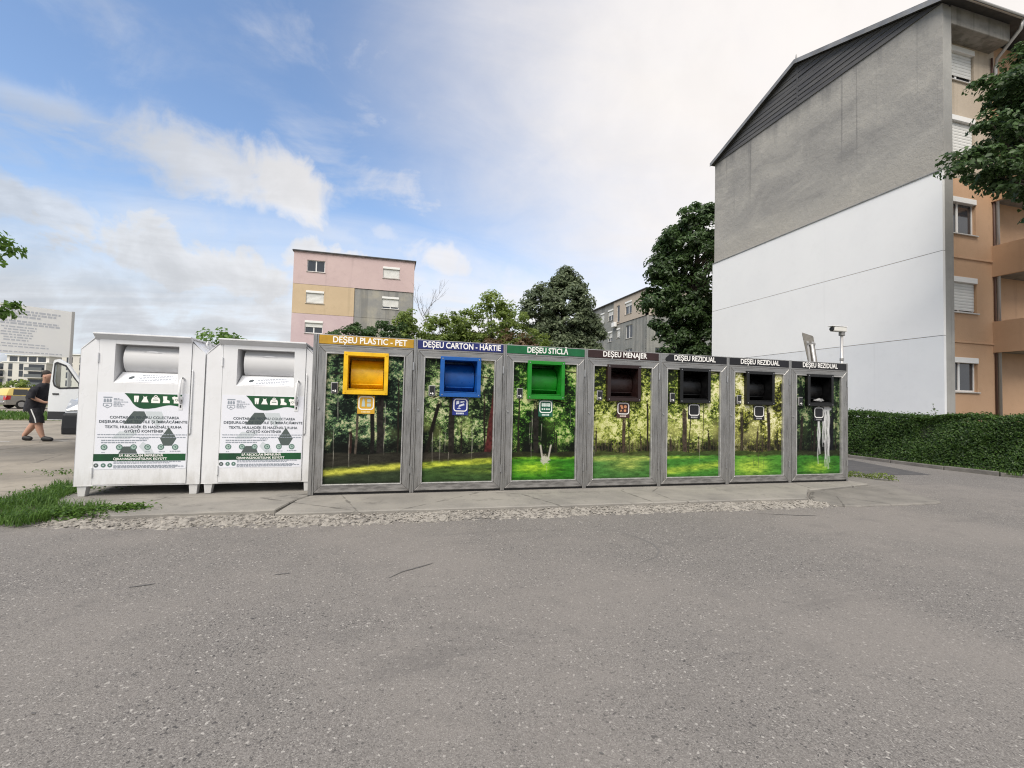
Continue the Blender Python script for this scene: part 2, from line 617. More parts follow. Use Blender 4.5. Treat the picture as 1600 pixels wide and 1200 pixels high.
strip('tar_mark', [(0.05, 3.78), (0.16, 3.9), (0.3, 3.98), (0.42, 4.05)], 0.012, 0.004, M['tar'], road)
strip('tar_mark', [(-1.75, 3.96), (-1.66, 3.985), (-1.6, 4.0)], 0.016, 0.004, M['tar'], road)
strip('tar_mark', [(-0.82, 4.02), (-0.76, 4.03), (-0.7, 4.03)], 0.014, 0.004, M['tar'], road)
strip('tar_mark', [(4.75, 5.12), (5.0, 5.02), (5.25, 4.93), (5.45, 4.88)], 0.018, 0.004, M['tar'], road)
M['tyre'] = mat('tyre_mark', (0.128, 0.122, 0.117), 0.9)
for (ox, w_) in ((0, .012),):
    strip('tyre_mark', [(2.2 + ox, 3.72), (2.42 + ox, 3.82), (2.56 + ox, 3.98), (2.62 + ox, 4.2), (2.58 + ox, 4.42), (2.5 + ox, 4.6)], w_, 0.002, M['tyre'], road)
for k in range(26):
    x, y = random.uniform(-4.5, 6.5), random.uniform(1.6, 5.1)
    a = random.uniform(0, PI)
    l = random.uniform(0.006, 0.018)
    strip('tar_mark', [(x, y), (x + l * math.cos(a), y + l * 0.5 * math.sin(a)), (x + 2 * l * math.cos(a), y + 1.2 * l * math.sin(a))], l * 0.35, 0.003, M['tar'], road)


# cast concrete slabs that carry the containers
def ragged(pts, n, amp):
    out = []
    for i in range(len(pts)):
        a, b = Vector(pts[i]), Vector(pts[(i + 1) % len(pts)])
        for k in range(n):
            p = a.lerp(b, k / n)
            out.append((p.x + random.uniform(-amp, amp), p.y + random.uniform(-amp, amp)))
    return out


pad = empty('pavement', (0, 0, 0), 0, kind='structure')
def padpiece(pts, z0, z1, m, bev=0.012):
    return MB().prismz(pts, z0, z1).build('concrete_slab', m, pad, bevel=bev)


def edge_line(x0, y0, x1, y1, n, amp):
    return [(x0 + (x1 - x0) * i / n + random.uniform(-amp, amp) * 0.5, y0 + (y1 - y0) * i / n + random.uniform(-amp, amp)) for i in range(n + 1)]


padpiece(edge_line(-2.85, 6.03, -1.24, 6.05, 14, 0.014) + [(-1.12, 6.6), (-1.0, 6.85), (-0.96, 8.4), (-4.0, 8.4), (-3.95, 7.1), (-3.5, 6.35)], -0.05, 0.0566, M['slab'])
padpiece(edge_line(-1.21, 5.87, 6.15, 5.66, 44, 0.012) + [(6.45, 5.95), (6.75, 6.2), (8.5, 6.55), (8.45, 8.4), (-0.95, 8.4), (-0.985, 6.83), (-1.1, 6.58)], -0.05, 0.0546, M['slab'])
padpiece([(6.17, 5.6), (6.35, 5.25)] + edge_line(6.6, 5.2, 8.05, 5.16, 10, 0.02) + [(8.25, 5.24), (8.5, 5.75), (9.0, 6.4), (9.35, 7.0), (9.3, 7.35), (8.53, 7.5), (8.52, 6.53), (6.77, 6.18), (6.47, 5.93)], -0.05, 0.028, M['skim'], 0.02)

# broken rubble lip between slab and asphalt
b = MB()
nx, ny = 300, 12
xs = np.linspace(-3.45, 6.35, nx)
outer = np.interp(xs, [-3.45, -2.34, -1.77, -0.53, 1.08, 3.15, 4.57, 6.11, 6.35], [5.85, 5.53, 5.5, 5.38, 5.37, 5.32, 5.27, 5.2, 5.25])
inner = np.interp(xs, [-3.45, -2.9, -1.25, -1.24, 6.2, 6.35], [6.3, 6.06, 6.06, 5.9, 5.68, 5.7])
vs = []
rg = np.random.default_rng(3)
jx = np.cumsum(rg.normal(0, 0.022, nx)) ; jx -= np.convolve(jx, np.ones(31) / 31, 'same')
for i in range(nx):
    for j in range(ny):
        f = j / (ny - 1)
        y = (outer[i] + jx[i] * 0.7) * (1 - f) + inner[i] * f
        z = -0.006 + 0.026 * min(1, f * 2.2) * (0.75 + 0.35 * math.sin(i * 0.21) * math.sin(i * 0.057)) + (rg.normal(0, 0.008) if 0 < j < ny - 1 else 0)
        vs.append((xs[i] + rg.normal(0, 0.004), y + (rg.normal(0, 0.008) if 0 < j < ny - 1 else 0), max(z, -0.01)))
b.add(vs, [(i * ny + j, (i + 1) * ny + j, (i + 1) * ny + j + 1, i * ny + j + 1) for i in range(nx - 1) for j in range(ny - 1)])
tag(b.build('rubble_strip', M['rubble'], pad), kind='stuff')


def stones(name, pts, sizes, m, parent=None, label=None):
    """many loose angular stones in one mesh"""
    bm = bmesh.new()
    bmesh.ops.create_icosphere(bm, subdivisions=1, radius=1.0)
    base = np.array([v.co[:] for v in bm.verts])
    fc = np.array([[v.index for v in f.verts] for f in bm.faces])
    bm.free()
    V, F = [], []
    g = np.random.default_rng(5)
    for i, (p, s) in enumerate(zip(pts, sizes)):
        q = base * g.uniform(0.6, 1.15, (len(base), 1)) * s * np.array([1, g.uniform(0.6, 1.0), g.uniform(0.35, 0.6)])
        a = g.uniform(0, 6.28)
        q = q @ np.array([[math.cos(a), math.sin(a), 0], [-math.sin(a), math.cos(a), 0], [0, 0, 1]])
        V.append(q + np.array(p))
        F.append(fc + i * len(base))
    me = bpy.data.meshes.new(name)
    me.from_pydata(np.concatenate(V).tolist(), [], np.concatenate(F).tolist())
    me.materials.append(m)
    o = bpy.data.objects.new(name, me)
    COL.objects.link(o)
    if parent:
        o.parent = parent
    return tag(o, label, None, None, 'stuff')


pts, sz = [], []
for k in range(2600):
    i = random.randrange(nx)
    f = random.random() ** 0.8
    y = outer[i] * (1 - f) + (inner[i] - 0.02) * f
    pts.append((xs[i] + random.uniform(-0.02, 0.02), y, 0.002 + 0.020 * min(1, f * 2.2)))
    sz.append(random.choice([0.006, 0.008, 0.01, 0.012, 0.016, 0.02]) * random.uniform(0.7, 1.25))
for k in range(260):
    i = random.randrange(nx)
    pts.append((xs[i], outer[i] - abs(random.gauss(0, 0.25)), 0.002))
    sz.append(random.uniform(0.003, 0.009))
for k in range(90):
    pts.append((random.uniform(-3, 8), random.uniform(5.95, 6.6), 0.056))
    sz.append(random.uniform(0.003, 0.009))
stones('gravel', pts, sz, M['stone'], None, 'pale broken stones along the edge of the slab')

# concrete yard on the far left, cast in bays
yard = empty('yard', (0, 0, 0), 0, kind='structure')
for ix in range(9):
    for iy in range(7):
        x0, y0 = -4.1 - 4.4 * (ix + 1), 9.42 + 3.35 * (iy - 1)
        if iy == 0:
            y0 = 7.05
        y1 = 9.42 + 3.35 * iy - 0.03
        sk = 0.02 * ix
        MB().prismz([(x0 + 0.02, y0 + sk), (x0 + 4.38, y0 + sk - 0.02), (x0 + 4.38, y1 + sk - 0.02), (x0 + 0.02, y1 + sk)], -0.06, 0.012 + 0.004 * random.random()).build('concrete_bay', M['yard'], yard, bevel=0.008)
for (y, a, c) in ((15.25, -12.5, -9.6), (15.3, -9.0, -7.9), (16.9, -9.4, -8.3), (17.0, -13.5, -11.0), (19.0, -15.5, -11.5)):
    sheet('painted_line', [(a, y + 0.1), (c, y), (c, y + 0.12), (a, y + 0.23)], 0.022, M['linepaint'], yard)
sheet('lawn', [(-70, 26.5), (-9, 25.5), (-9, 33.8), (-70, 35.0)], 0.02, M['field'])
sheet('far_road', [(-90, 35.0), (-9, 33.8), (-9, 46), (-90, 47)], 0.016, M['yard'])
# planting bed and kerb in front of the hedge
sheet('soil_bed', [(13.06, 60), (13.08, 8.3), (13.3, 7.3), (13.75, 6.62), (26, 7.3), (26, 10.8), (17.2, 10.8), (17.2, 60)], 0.05, M['soil'])
kp = [(12.98, 60), (12.98, 14), (13.0, 9.4), (13.04, 8.2), (13.22, 7.25), (13.55, 6.72), (14.1, 6.55), (18, 6.75), (26, 7.2)]
kerb = empty('kerb', (0, 0, 0), 0, kind='structure')
path = []
for i in range(len(kp) - 1):
    a, c = Vector(kp[i]), Vector(kp[i + 1])
    n = max(1, int((c - a).length / 1.0))
    path += [a.lerp(c, k / n) for k in range(n)]
path.append(Vector(kp[-1]))
for a, c in zip(path[:-1], path[1:]):
    d = (c - a).normalized()
    n = Vector((-d.y, d.x)) * 0.05
    g = d * 0.006
    z = 0.085 + random.uniform(-0.008, 0.008)
    MB().prismz([(a + g + n)[:], (a + g - n)[:], (c - g - n)[:], (c - g + n)[:]], -0.05, z).build('kerbstone', M['kerb'], kerb, bevel=0.012)


# ================================================================== foliage
def leaf_mesh(name, P, N, size, m, parent=None, tint=None, asp=0.62, droop=0.25, shape='quad'):
    """leaf-sized bent faces at points P, lying roughly across directions N"""
    g = RNG
    n = len(P)
    N = N / (np.linalg.norm(N, axis=1, keepdims=True) + 1e-9)
    a = np.cross(N, g.normal(size=(n, 3)))
    a /= np.linalg.norm(a, axis=1, keepdims=True) + 1e-9
    bb = np.cross(N, a)
    s = size * g.uniform(0.55, 1.35, (n, 1))
    w = s * asp * 0.5
    base = P - a * s * 0.5
    tip = P + a * s * 0.5 - N * s * droop
    l = P + bb * w + N * s * 0.08
    r = P - bb * w + N * s * 0.08
    V = np.stack([base, l, tip, r], 1).reshape(-1, 3)
    idx = np.arange(n)[:, None] * 4
    F = np.concatenate([idx + np.array([0, 1, 2]), idx + np.array([0, 2, 3])], 1).reshape(-1, 3)
    me = bpy.data.meshes.new(name)
    me.vertices.add(len(V))
    me.vertices.foreach_set('co', V.ravel())
    me.loops.add(F.size)
    me.loops.foreach_set('vertex_index', F.ravel().astype(np.int32))
    me.polygons.add(len(F))
    me.polygons.foreach_set('loop_start', np.arange(0, F.size, 3, dtype=np.int32))
    me.polygons.foreach_set('loop_total', np.full(len(F), 3, dtype=np.int32))
    t = tint if tint is not None else g.random(n)
    at = me.attributes.new('tint', 'FLOAT', 'POINT')
    at.data.foreach_set('value', np.repeat(t, 4).astype(np.float32))
    me.update(calc_edges=True)
    me.validate()
    me.materials.append(m)
    o = bpy.data.objects.new(name, me)
    COL.objects.link(o)
    if parent:
        o.parent = parent
    return o


def clumps(ell, nc, k, rc, flat=0.55, shell=0.55, seed=1):
    """leaf points in flattened clumps inside ellipsoids (cx,cy,cz,rx,ry,rz[,weight])"""
    g = np.random.default_rng(seed)
    wt = np.array([(e[6] if len(e) > 6 else e[3] * e[4] * e[5]) for e in ell], float)
    wt = wt ** 0.7
    wt /= wt.sum()
    P, N, T, C = [], [], [], []
    for e, w in zip(ell, wt):
        for q in range(max(3, int(nc * w))):
            d = g.normal(size=3)
            d /= np.linalg.norm(d)
            rr = shell + (1 - shell) * g.random() ** 0.6
            c = np.array(e[:3]) + d * np.array(e[3:6]) * rr
            r = rc * g.uniform(0.6, 1.3)
            kk = int(k * g.uniform(0.6, 1.3))
            off = g.normal(size=(kk, 3))
            off /= np.linalg.norm(off, axis=1, keepdims=True)
            off *= g.random((kk, 1)) ** 0.45
            off[:, 2] *= flat
            off[:, 2] -= 0.35 * (off[:, 0] ** 2 + off[:, 1] ** 2)
            P.append(c + off * r)
            nn = off * 0.8 + np.array([0, 0, 0.75]) + d * 0.45 + g.normal(size=(kk, 3)) * 0.35
            N.append(nn)
            T.append(np.clip(g.normal(0.45 + 0.12 * g.normal(), 0.22, kk), 0, 1))
            C.append(c)
    return np.concatenate(P), np.concatenate(N), np.concatenate(T), np.array(C)


def tree(name, label, cat, base, top, rad, ell, nc, k, rc, size, m, seed, group=None, limbs=26, flat=0.55, shell=0.55, bark='bark', asp=0.62):
    root = empty(name, base, 0, label=label, cat=cat, group=group)
    bx, by, bz = base
    ell = [(e[0] - bx, e[1] - by, e[2] - bz, *e[3:]) for e in ell]
    P, N, T, C = clumps(ell, nc, k, rc, flat, shell, seed)
    tp = Vector((top[0] - bx, top[1] - by, top[2] - bz))
    g = random.Random(seed)
    tr = MB()
    pts = [Vector((0, 0, -0.1))]
    for i in range(1, 6):
        f = i / 5
        pts.append(Vector((tp.x * f + g.uniform(-.06, .06) * tp.z * 0.2, tp.y * f, tp.z * f)))
    tr.tube(pts, [rad * 1.35] + [rad * (1 - 0.6 * i / 5) for i in range(1, 6)], 9)
    tr.build('trunk', M[bark], root, smooth=True)
    lm = MB()
    for q in range(limbs):
        c = Vector(C[g.randrange(len(C))])
        s = pts[0].lerp(pts[-1], g.uniform(0.55, 1.0))
        if c.z < s.z:
            s = pts[0].lerp(pts[-1], max(0.35, min(1.0, (c.z - 0.5) / max(0.5, tp.z))))
        mid = s.lerp(c, 0.5) + Vector((g.uniform(-.2, .2), g.uniform(-.2, .2), g.uniform(0.0, .35)))
        lm.tube([s, s.lerp(mid, .5), mid, c], [rad * 0.36, rad * 0.26, rad * 0.16, rad * 0.04], 5, cap=False)
    lm.build('branches', M[bark], root, smooth=True)
    cr = leaf_mesh('crown', P, N, size, m, root, T, asp)
    cr['kind'] = 'stuff'
    return root


# tall dense chestnut behind the containers
tree('chestnut_tree', 'tall dense dark green tree with a pointed crown behind the containers', 'tree', (10.2, 26.6, 0), (10.2, 26.5, 7.6), 0.24,
     [(10.3, 26.4, 6.6, 1.6, 1.8, 2.7), (10.35, 26.3, 8.0, 1.1, 1.1, 1.3), (10.35, 26.3, 9.0, 0.5, 0.6, 0.7), (8.7, 26.2, 6.9, 1.1, 1.3, 1.55), (11.6, 26.4, 5.7, 1.0, 1.3, 1.5), (9.2, 26.0, 4.6, 1.6, 1.5, 1.3), (11.3, 26.0, 4.2, 1.4, 1.4, 1.3)],
     520, 88, 0.42, 0.19, M['leaf_grey'], 21, limbs=30, shell=0.62)
# mixed shrubs left of it
tree('green_shrub', 'bushy mid green shrub tree between the bare twigs and the pointed tree', 'tree', (4.9, 22.3, 0), (4.9, 22.2, 4.6), 0.12,
     [(4.8, 22.2, 5.2, 1.2, 1.1, 1.4), (5.9, 22.3, 5.3, 0.85, 0.9, 1.25), (3.7, 22.2, 4.6, 0.9, 0.9, 1.2), (5.6, 22.0, 3.9, 1.3, 1.0, 0.9), (3.4, 22.0, 3.8, 1.0, 0.9, 0.7), (7.1, 22.6, 4.4, 0.8, 0.8, 1.0), (2.9, 22.2, 4.7, 0.8, 0.8, 0.9), (4.9, 22.2, 6.3, 0.5, 0.5, 0.5)],
     280, 48, 0.36, 0.15, M['leaf_mid'], 22, limbs=40, shell=0.4)
tree('reddish_shrub', 'shrub with brownish red leaves above the blue and green signs', 'shrub', (5.6, 20.3, 0), (5.6, 20.2, 3.3), 0.06,
     [(5.35, 20.2, 3.9, 0.75, 0.6, 0.75), (4.5, 20.2, 3.75, 0.5, 0.5, 0.5), (6.1, 20.2, 3.8, 0.55, 0.5, 0.6)], 75, 34, 0.28, 0.13, M['leaf_red'], 23, limbs=16)
tree('loose_shrub', 'loose light green shrub with open twigs in front of the pink building', 'shrub', (1.3, 21.2, 0), (1.5, 21.2, 3.2), 0.07,
     [(0.75, 21.2, 4.85, 0.62, 0.5, 0.55), (1.9, 21.2, 4.5, 0.75, 0.6, 0.8), (2.6, 21.2, 4.9, 0.5, 0.5, 0.75), (1.2, 21.2, 4.1, 0.85, 0.6, 0.5), (2.3, 21.2, 3.9, 0.9, 0.6, 0.5), (0.5, 21.2, 4.5, 0.5, 0.5, 0.7)], 170, 30, 0.27, 0.14, M['leaf_mid'], 24, limbs=34, shell=0.35)
# bare twiggy tree
bare = empty('bare_tree', (2.2, 23.2, 0), 0, label='thin bare twigs of a leafless tree beside the pink building', cat='tree')
tb, tw = MB(), MB()
g = random.Random(31)
tb.tube([(0.9, 0, 0), (0.6, 0, 2.5), (0.0, 0, 4.3), (-0.75, 0, 5.9)], [0.045, 0.036, 0.025, 0.012], 7)
tb.build('trunk', M['bark'], bare, smooth=True)


def twig(p, d, l, r, n):
    q = p + d * l
    tw.tube([p, p.lerp(q, 0.5) + Vector((g.uniform(-.05, .05), g.uniform(-.05, .05), 0.03)), q], [r * .6, r * 0.48, r * 0.3], 4, cap=False)
    if n > 0:
        for k in range(3):
            dd = (d + Vector((g.uniform(-.7, .7), g.uniform(-.6, .6), g.uniform(-.1, .6)))).normalized()
            twig(p.lerp(q, g.uniform(0.45, 1.0)), dd, l * g.uniform(0.55, 0.85), r * 0.62, n - 1)


for k in range(9):
    f = k / 8
    p = Vector((0.5 - 1.15 * f, 0, 2.9 + 2.6 * f))
    twig(p, Vector((g.uniform(-.8, .9), g.uniform(-.5, .5), g.uniform(0.4, 1.0))).normalized(), g.uniform(0.6, 0.95), 0.022, 3)
tw.build('twigs', M['twig'], bare)
# dark laurels behind the yellow sign
for i, (x, w, h, s, lb) in enumerate(((-1.5, 0.8, 4.15, 41, 'low dark evergreen bush behind the left half of the yellow sign'), (-0.15, 0.95, 4.4, 42, 'broader dark evergreen bush behind the right half of the yellow sign'))):
    tree('evergreen_bush', lb, 'bush', (x, 18.2, 0), (x, 18.2, 2.9), 0.07, [(x, 18.2, h - 0.75, w, 0.7, 0.75), (x + 0.1, 18.2, h - 1.6, w * 1.1, 0.8, 0.9)], 95, 70, 0.26, 0.15, M['leaf_dark'], s, 'evergreen bushes behind the yellow sign', limbs=12, asp=0.4)
# big dark tree at the end of the gable
tree('linden_tree', 'large dark green tree at the far end of the white gable wall', 'tree', (20.3, 27.6, 0), (20.2, 27.4, 11.5), 0.34,
     [(20.3, 27.3, 11.0, 2.9, 2.6, 4.3), (20.8, 27.2, 13.7, 1.7, 1.8, 1.7), (18.4, 27.2, 11.4, 1.6, 1.6, 1.9), (17.2, 27.2, 8.6, 1.3, 1.3, 1.0), (18.6, 27.2, 7.0, 1.6, 1.8, 1.8), (20.5, 27.0, 6.2, 2.2, 2.0, 2.4), (19.0, 26.8, 4.6, 1.6, 1.8, 1.4), (17.3, 27.0, 10.4, 0.8, 1.0, 1.0)],
     520, 80, 0.58, 0.25, M['leaf_dark'], 25, limbs=44, shell=0.6)
# young tree behind the textile containers
tree('young_tree', 'small bright green tree top between the two textile containers', 'tree', (-4.25, 14.2, 0), (-4.25, 14.2, 2.3), 0.06,
     [(-4.45, 14.2, 2.75, 0.62, 0.6, 0.45), (-3.95, 14.2, 2.65, 0.45, 0.5, 0.4)], 46, 34, 0.22, 0.11, M['leaf_fresh'], 26, limbs=12)
# branches reaching into the frame on the left
tree('roadside_tree', 'bright green tree at the left edge whose branches overhang the notice board', 'tree', (-9.4, 10.9, 0), (-9.2, 10.9, 4.2), 0.13,
     [(-7.65, 10.9, 4.1, 0.62, 0.7, 0.45), (-7.6, 10.9, 3.02, 0.58, 0.7, 0.34), (-9.0, 10.9, 4.4, 1.3, 1.3, 1.2), (-9.2, 10.9, 3.2, 1.3, 1.2, 0.7)], 130, 46, 0.26, 0.12, M['leaf_fresh'], 27, limbs=30)
# big tree on the right, only its left branches are in frame
tree('overhanging_tree', 'broad leaved green tree whose boughs hang before the orange facade', 'tree', (18.6, 7.9, 0), (18.6, 8.0, 8.4), 0.28,
     [(15.75, 8.3, 10.1, 0.95, 0.8, 0.5), (14.5, 8.4, 7.85, 0.95, 0.6, 0.36), (15.7, 8.3, 7.75, 0.9, 0.8, 0.55), (16.8, 8.2, 9.4, 1.2, 1.0, 1.1), (16.9, 8.2, 11.0, 0.8, 0.9, 0.7), (17.3, 8.2, 7.9, 1.1, 1.0, 0.75), (18.2, 8.2, 9.8, 1.6, 1.4, 2.2), (15.5, 8.3, 9.0, 0.7, 0.7, 0.4), (17.4, 8.2, 6.9, 0.55, 0.6, 0.35)],
     430, 62, 0.33, 0.125, M['leaf_dark'], 28, limbs=60, flat=0.4, shell=0.35, asp=0.75)

# ------------------------------------------------------------------ hedge
hedge = empty('hedge', (13.3, 6.9, 0.05), 0, label='clipped dark green hedge running along the kerb below the white gable', cat='hedge')


def hedge_run(x0, y0, x1, y1, h, thick, n, seed):
    """leaves over the faces of one straight run"""
    gg = np.random.default_rng(seed)
    a, c = np.array([x0, y0]), np.array([x1, y1])
    L = np.linalg.norm(c - a)
    d = (c - a) / L
    nrm = np.array([-d[1], d[0]])
    s = gg.random(n) * L
    xy0 = a + d * s[:, None]
    face = gg.random(n)
    hh = gg.random(n)
    P = np.zeros((n, 3))
    N = np.zeros((n, 3))
    wp_ = xy0[:, 0] * .8 + xy0[:, 1]
    lump = 0.035 * np.sin(wp_ * 2.1) + 0.03 * np.sin(wp_ * 5.3) + 0.02 * np.sin(wp_ * 11.0)
    side = face < 0.68
    dep = np.abs(gg.normal(0, 0.05, n))
    out = thick / 2 - dep + 0.05 * np.sin(hh * 7 + s * 3) + lump
    xy = a + d * s[:, None]
    P[side, :2] = xy[side] + nrm * out[side, None]
    P[side, 2] = 0.02 + hh[side] ** 0.9 * (h + lump[side])
    N[side, :2] = nrm
    N[side, 2] = 0.45
    t_ = ~side
    u = (gg.random(n) - 0.5) * thick
    P[t_, :2] = xy[t_] + nrm * u[t_, None]
    P[t_, 2] = h + lump[t_] - dep[t_] + gg.exponential(0.018, n)[t_]
    N[t_, 2] = 1.0
    N += gg.normal(size=(n, 3)) * 0.45
    return P, N


hp = [((13.72, 40), (13.72, 13.5), 6000), ((13.72, 13.5), (13.72, 9.0), 24000), ((13.72, 9.0), (14.0, 6.98), 19000), ((13.95, 7.1), (17.5, 7.4), 9000), ((17.5, 7.4), (22, 7.7), 4000)]
PP, NN = [], []
core = MB()
for i, (a, c, n) in enumerate(hp):
    # outer side: left of travel is nrm; the face seen lies towards -x / -y
    dd_ = np.array(c, float) - np.array(a, float)
    dd_ /= np.linalg.norm(dd_)
    a, c = tuple(np.array(a) - dd_ * .22), tuple(np.array(c) + dd_ * .22)
    p, q = hedge_run(c[0], c[1], a[0], a[1], 1.24, 0.86, n, 50 + i)
    PP.append(p)
    NN.append(q)
    d = (Vector(c) - Vector(a)).normalized()
    nr = Vector((-d.y, d.x)) * 0.30
    A, B_ = Vector(a) - Vector((13.3, 6.9)), Vector(c) - Vector((13.3, 6.9))
    core.prismz([(A + nr)[:], (A - nr)[:], (B_ - nr)[:], (B_ + nr)[:]], 0.08, 1.12)
PP = np.concatenate(PP) - np.array([13.3, 6.9, 0.0])
lf = leaf_mesh('foliage', PP, np.concatenate(NN), 0.056, M['leaf_hedge'], hedge, np.clip(RNG.normal(0.42, 0.25, len(PP)), 0, 1), 0.6)
lf['kind'] = 'stuff'
core.build('woody_core', M['hedge_core'], hedge)
st = MB()
for k in range(30):
    y = 0.2 + k * 0.24
    st.tube([(0.42 + random.uniform(-.06, .06), y, -0.05), (0.45 + random.uniform(-.1, .1), y + random.uniform(-.1, .1), 0.4)], [0.014, 0.009], 5)
st.build('stems', M['twig'], hedge)

# ------------------------------------------------------------------ grass and weeds
def blades(name, P, h, w, m, label=None, lean=0.5, parent=None):
    n = len(P)
    g = RNG
    hh = h * g.uniform(0.45, 1.3, (n, 1))
    a = g.uniform(0, 2 * PI, n)
    d = np.stack([np.cos(a), np.sin(a), np.zeros(n)], 1)
    s = np.stack([-np.sin(a), np.cos(a), np.zeros(n)], 1)
    ln = lean * g.uniform(0.2, 1.2, (n, 1))
    mid = P + np.array([0, 0, 1]) * hh * 0.6 + d * hh * ln * 0.35
    tip = P + np.array([0, 0, 1]) * hh * (1 - 0.35 * ln) + d * hh * ln
    V = np.stack([P - s * w, P + s * w, mid + s * w * 0.8, mid - s * w * 0.8, tip], 1).reshape(-1, 3)
    i5 = np.arange(n)[:, None] * 5
    F = np.concatenate([i5 + np.array([0, 1, 2]), i5 + np.array([0, 2, 3]), i5 + np.array([3, 2, 4])], 1).reshape(-1, 3)
    me = bpy.data.meshes.new(name)
    me.from_pydata(V.tolist(), [], F.tolist())
    at = me.attributes.new('tint', 'FLOAT', 'POINT')
    at.data.foreach_set('value', np.repeat(np.clip(g.normal(0.45, 0.25, n), 0, 1), 5).astype(np.float32))
    me.materials.append(m)
    o = bpy.data.objects.new(name, me)
    COL.objects.link(o)
    if parent:
        o.parent = parent
    return tag(o, label, None, None, 'stuff')


def inside(poly, n, z=0.0, edge=0.0):
    poly = np.array(poly)
    lo, hi = poly.min(0), poly.max(0)
    out = []
    while len(out) < n:
        q = RNG.uniform(lo, hi)
        c = False
        for i in range(len(poly)):
            a, b2 = poly[i], poly[i - 1]
            if (a[1] > q[1]) != (b2[1] > q[1]) and q[0] < (b2[0] - a[0]) * (q[1] - a[1]) / (b2[1] - a[1]) + a[0]:
                c = not c
        if c:
            out.append((q[0], q[1], z))
    return np.array(out)


gp = [(-5.2, 6.1), (-4.3, 6.02), (-3.86, 6.06), (-3.5, 5.9), (-3.32, 6.08), (-3.42, 6.26), (-3.12, 6.3), (-3.01, 6.5), (-3.3, 6.66), (-3.6, 6.8), (-3.8, 7.0), (-3.95, 8.2), (-4.25, 8.45), (-4.5, 8.2), (-4.35, 7.8), (-4.42, 7.4), (-4.4, 7.1), (-4.75, 6.9), (-5.2, 6.7)]
Pg = inside(gp, 9500)
hn = np.array([0.55 + 0.45 * math.sin(p[0] * 3.1 + 1) * math.cos(p[1] * 4.3) for p in Pg])
Pg = Pg[RNG.random(len(Pg)) < 0.15 + 0.85 * hn] + np.append(RNG.normal(0, 0.05, 2), 0)
sheet('turf_soil', [(-4.3, 6.2), (-3.86, 6.2), (-3.5, 6.08), (-3.5, 6.3), (-3.3, 6.45), (-3.7, 6.7), (-3.95, 7.0), (-4.05, 8.1), (-4.25, 8.2), (-4.3, 7.4), (-4.3, 7.0), (-4.9, 6.6), (-4.9, 6.3)], 0.006, M['soil'])
blades('grass', Pg + np.array([0, 0, 0.02]), 0.13, 0.0045, M['blade'], 'patch of rough green grass beside the left textile container', 0.9)
Pw = []
for (cx, cy, s, n) in ((-2.85, 6.32, 0.13, 420), (-3.25, 6.2, 0.2, 600), (-4.1, 7.6, 0.25, 300), (-4.6, 9.3, 0.35, 120), (-5.1, 9.5, 0.3, 80)):
    for k in range(n):
        Pw.append((cx + random.gauss(0, s), cy + random.gauss(0, s * 0.5), random.uniform(0.03, 0.12 if cy < 9 else 0.08)))
Pw = np.array(Pw)
leaf_mesh('weeds', Pw, RNG.normal(size=(len(Pw), 3)) * 0.5 + np.array([0, 0, 1]), 0.045, M['blade'], None, None, 0.5)
tag(bpy.data.objects['weeds'], 'low leafy weeds creeping over the slab edge', None, None, 'stuff')
# weeds by the right end of the cabinets
Pw = np.array([(random.uniform(8.75, 9.75), 0, random.uniform(0.03, 0.13)) for k in range(650)])
Pw[:, 1] = 7.75 - (Pw[:, 0] - 8.75) * 0.72 + RNG.normal(0, 0.07, len(Pw))
Pw[:, 2] *= 0.6 + 0.5 * np.abs(np.sin(Pw[:, 0] * 9))
wd = leaf_mesh('weeds', Pw, RNG.normal(size=(len(Pw), 3)) * 0.6 + np.array([0, 0, 1]), 0.05, M['leaf_mid'], None, None, 0.45)
tag(wd, 'row of small weeds at the right end of the cabinet row', None, None, 'stuff')
Pl = inside([(-45, 26.6), (-9.2, 25.6), (-9.2, 33.6), (-45, 34.6)], 9000, 0.02)
blades('lawn_grass', Pl, 0.22, 0.03, M['blade'], 'green verge in front of the parked taxi', 0.8)
Pk = np.array([(13.2 + abs(random.gauss(0, 0.12)), random.uniform(6.9, 12.5), 0.05) for k in range(900)])
blades('verge_weeds', Pk, 0.09, 0.007, M['blade'], 'sparse grass between the kerb and the hedge', 0.9)


# ================================================================== recycling cabinets
M['alu'] = worn('brushed_aluminium', (0.34, 0.335, 0.325), (0.19, 0.186, 0.18), 3.5, 0.36, 0.7, stretch=(6, 6, 0.8), amt=(0.42, 0.75), bump=0.05, bscale=90)
M['alu_rail'] = worn('brushed_aluminium_rail', (0.32, 0.315, 0.305), (0.17, 0.166, 0.16), 3.5, 0.38, 0.7, stretch=(0.8, 6, 6), amt=(0.42, 0.75), bump=0.05, bscale=90)
M['alu_low'] = worn('grimy_aluminium', (0.27, 0.26, 0.25), (0.13, 0.125, 0.12), 4.0, 0.55, 0.3, stretch=(1.2, 6, 6), amt=(0.35, 0.65))
M['alu_edge'] = worn('polished_edge', (0.46, 0.455, 0.445), (0.3, 0.295, 0.29), 6, 0.42, 0.5)
M['sheet'] = worn('sheet_steel', (0.30, 0.295, 0.29), (0.2, 0.195, 0.19), 2.0, 0.55, 0.4)
M['black'] = mat('black_plastic', (0.010, 0.010, 0.011), 0.45)
M['white_print'] = mat('white_print', (0.82, 0.81, 0.78), 0.5)
M['steel'] = mat('steel', (0.5, 0.5, 0.5), 0.3, 0.9)
M['glass_black'] = mat('display_glass', (0.012, 0.012, 0.014), 0.12)

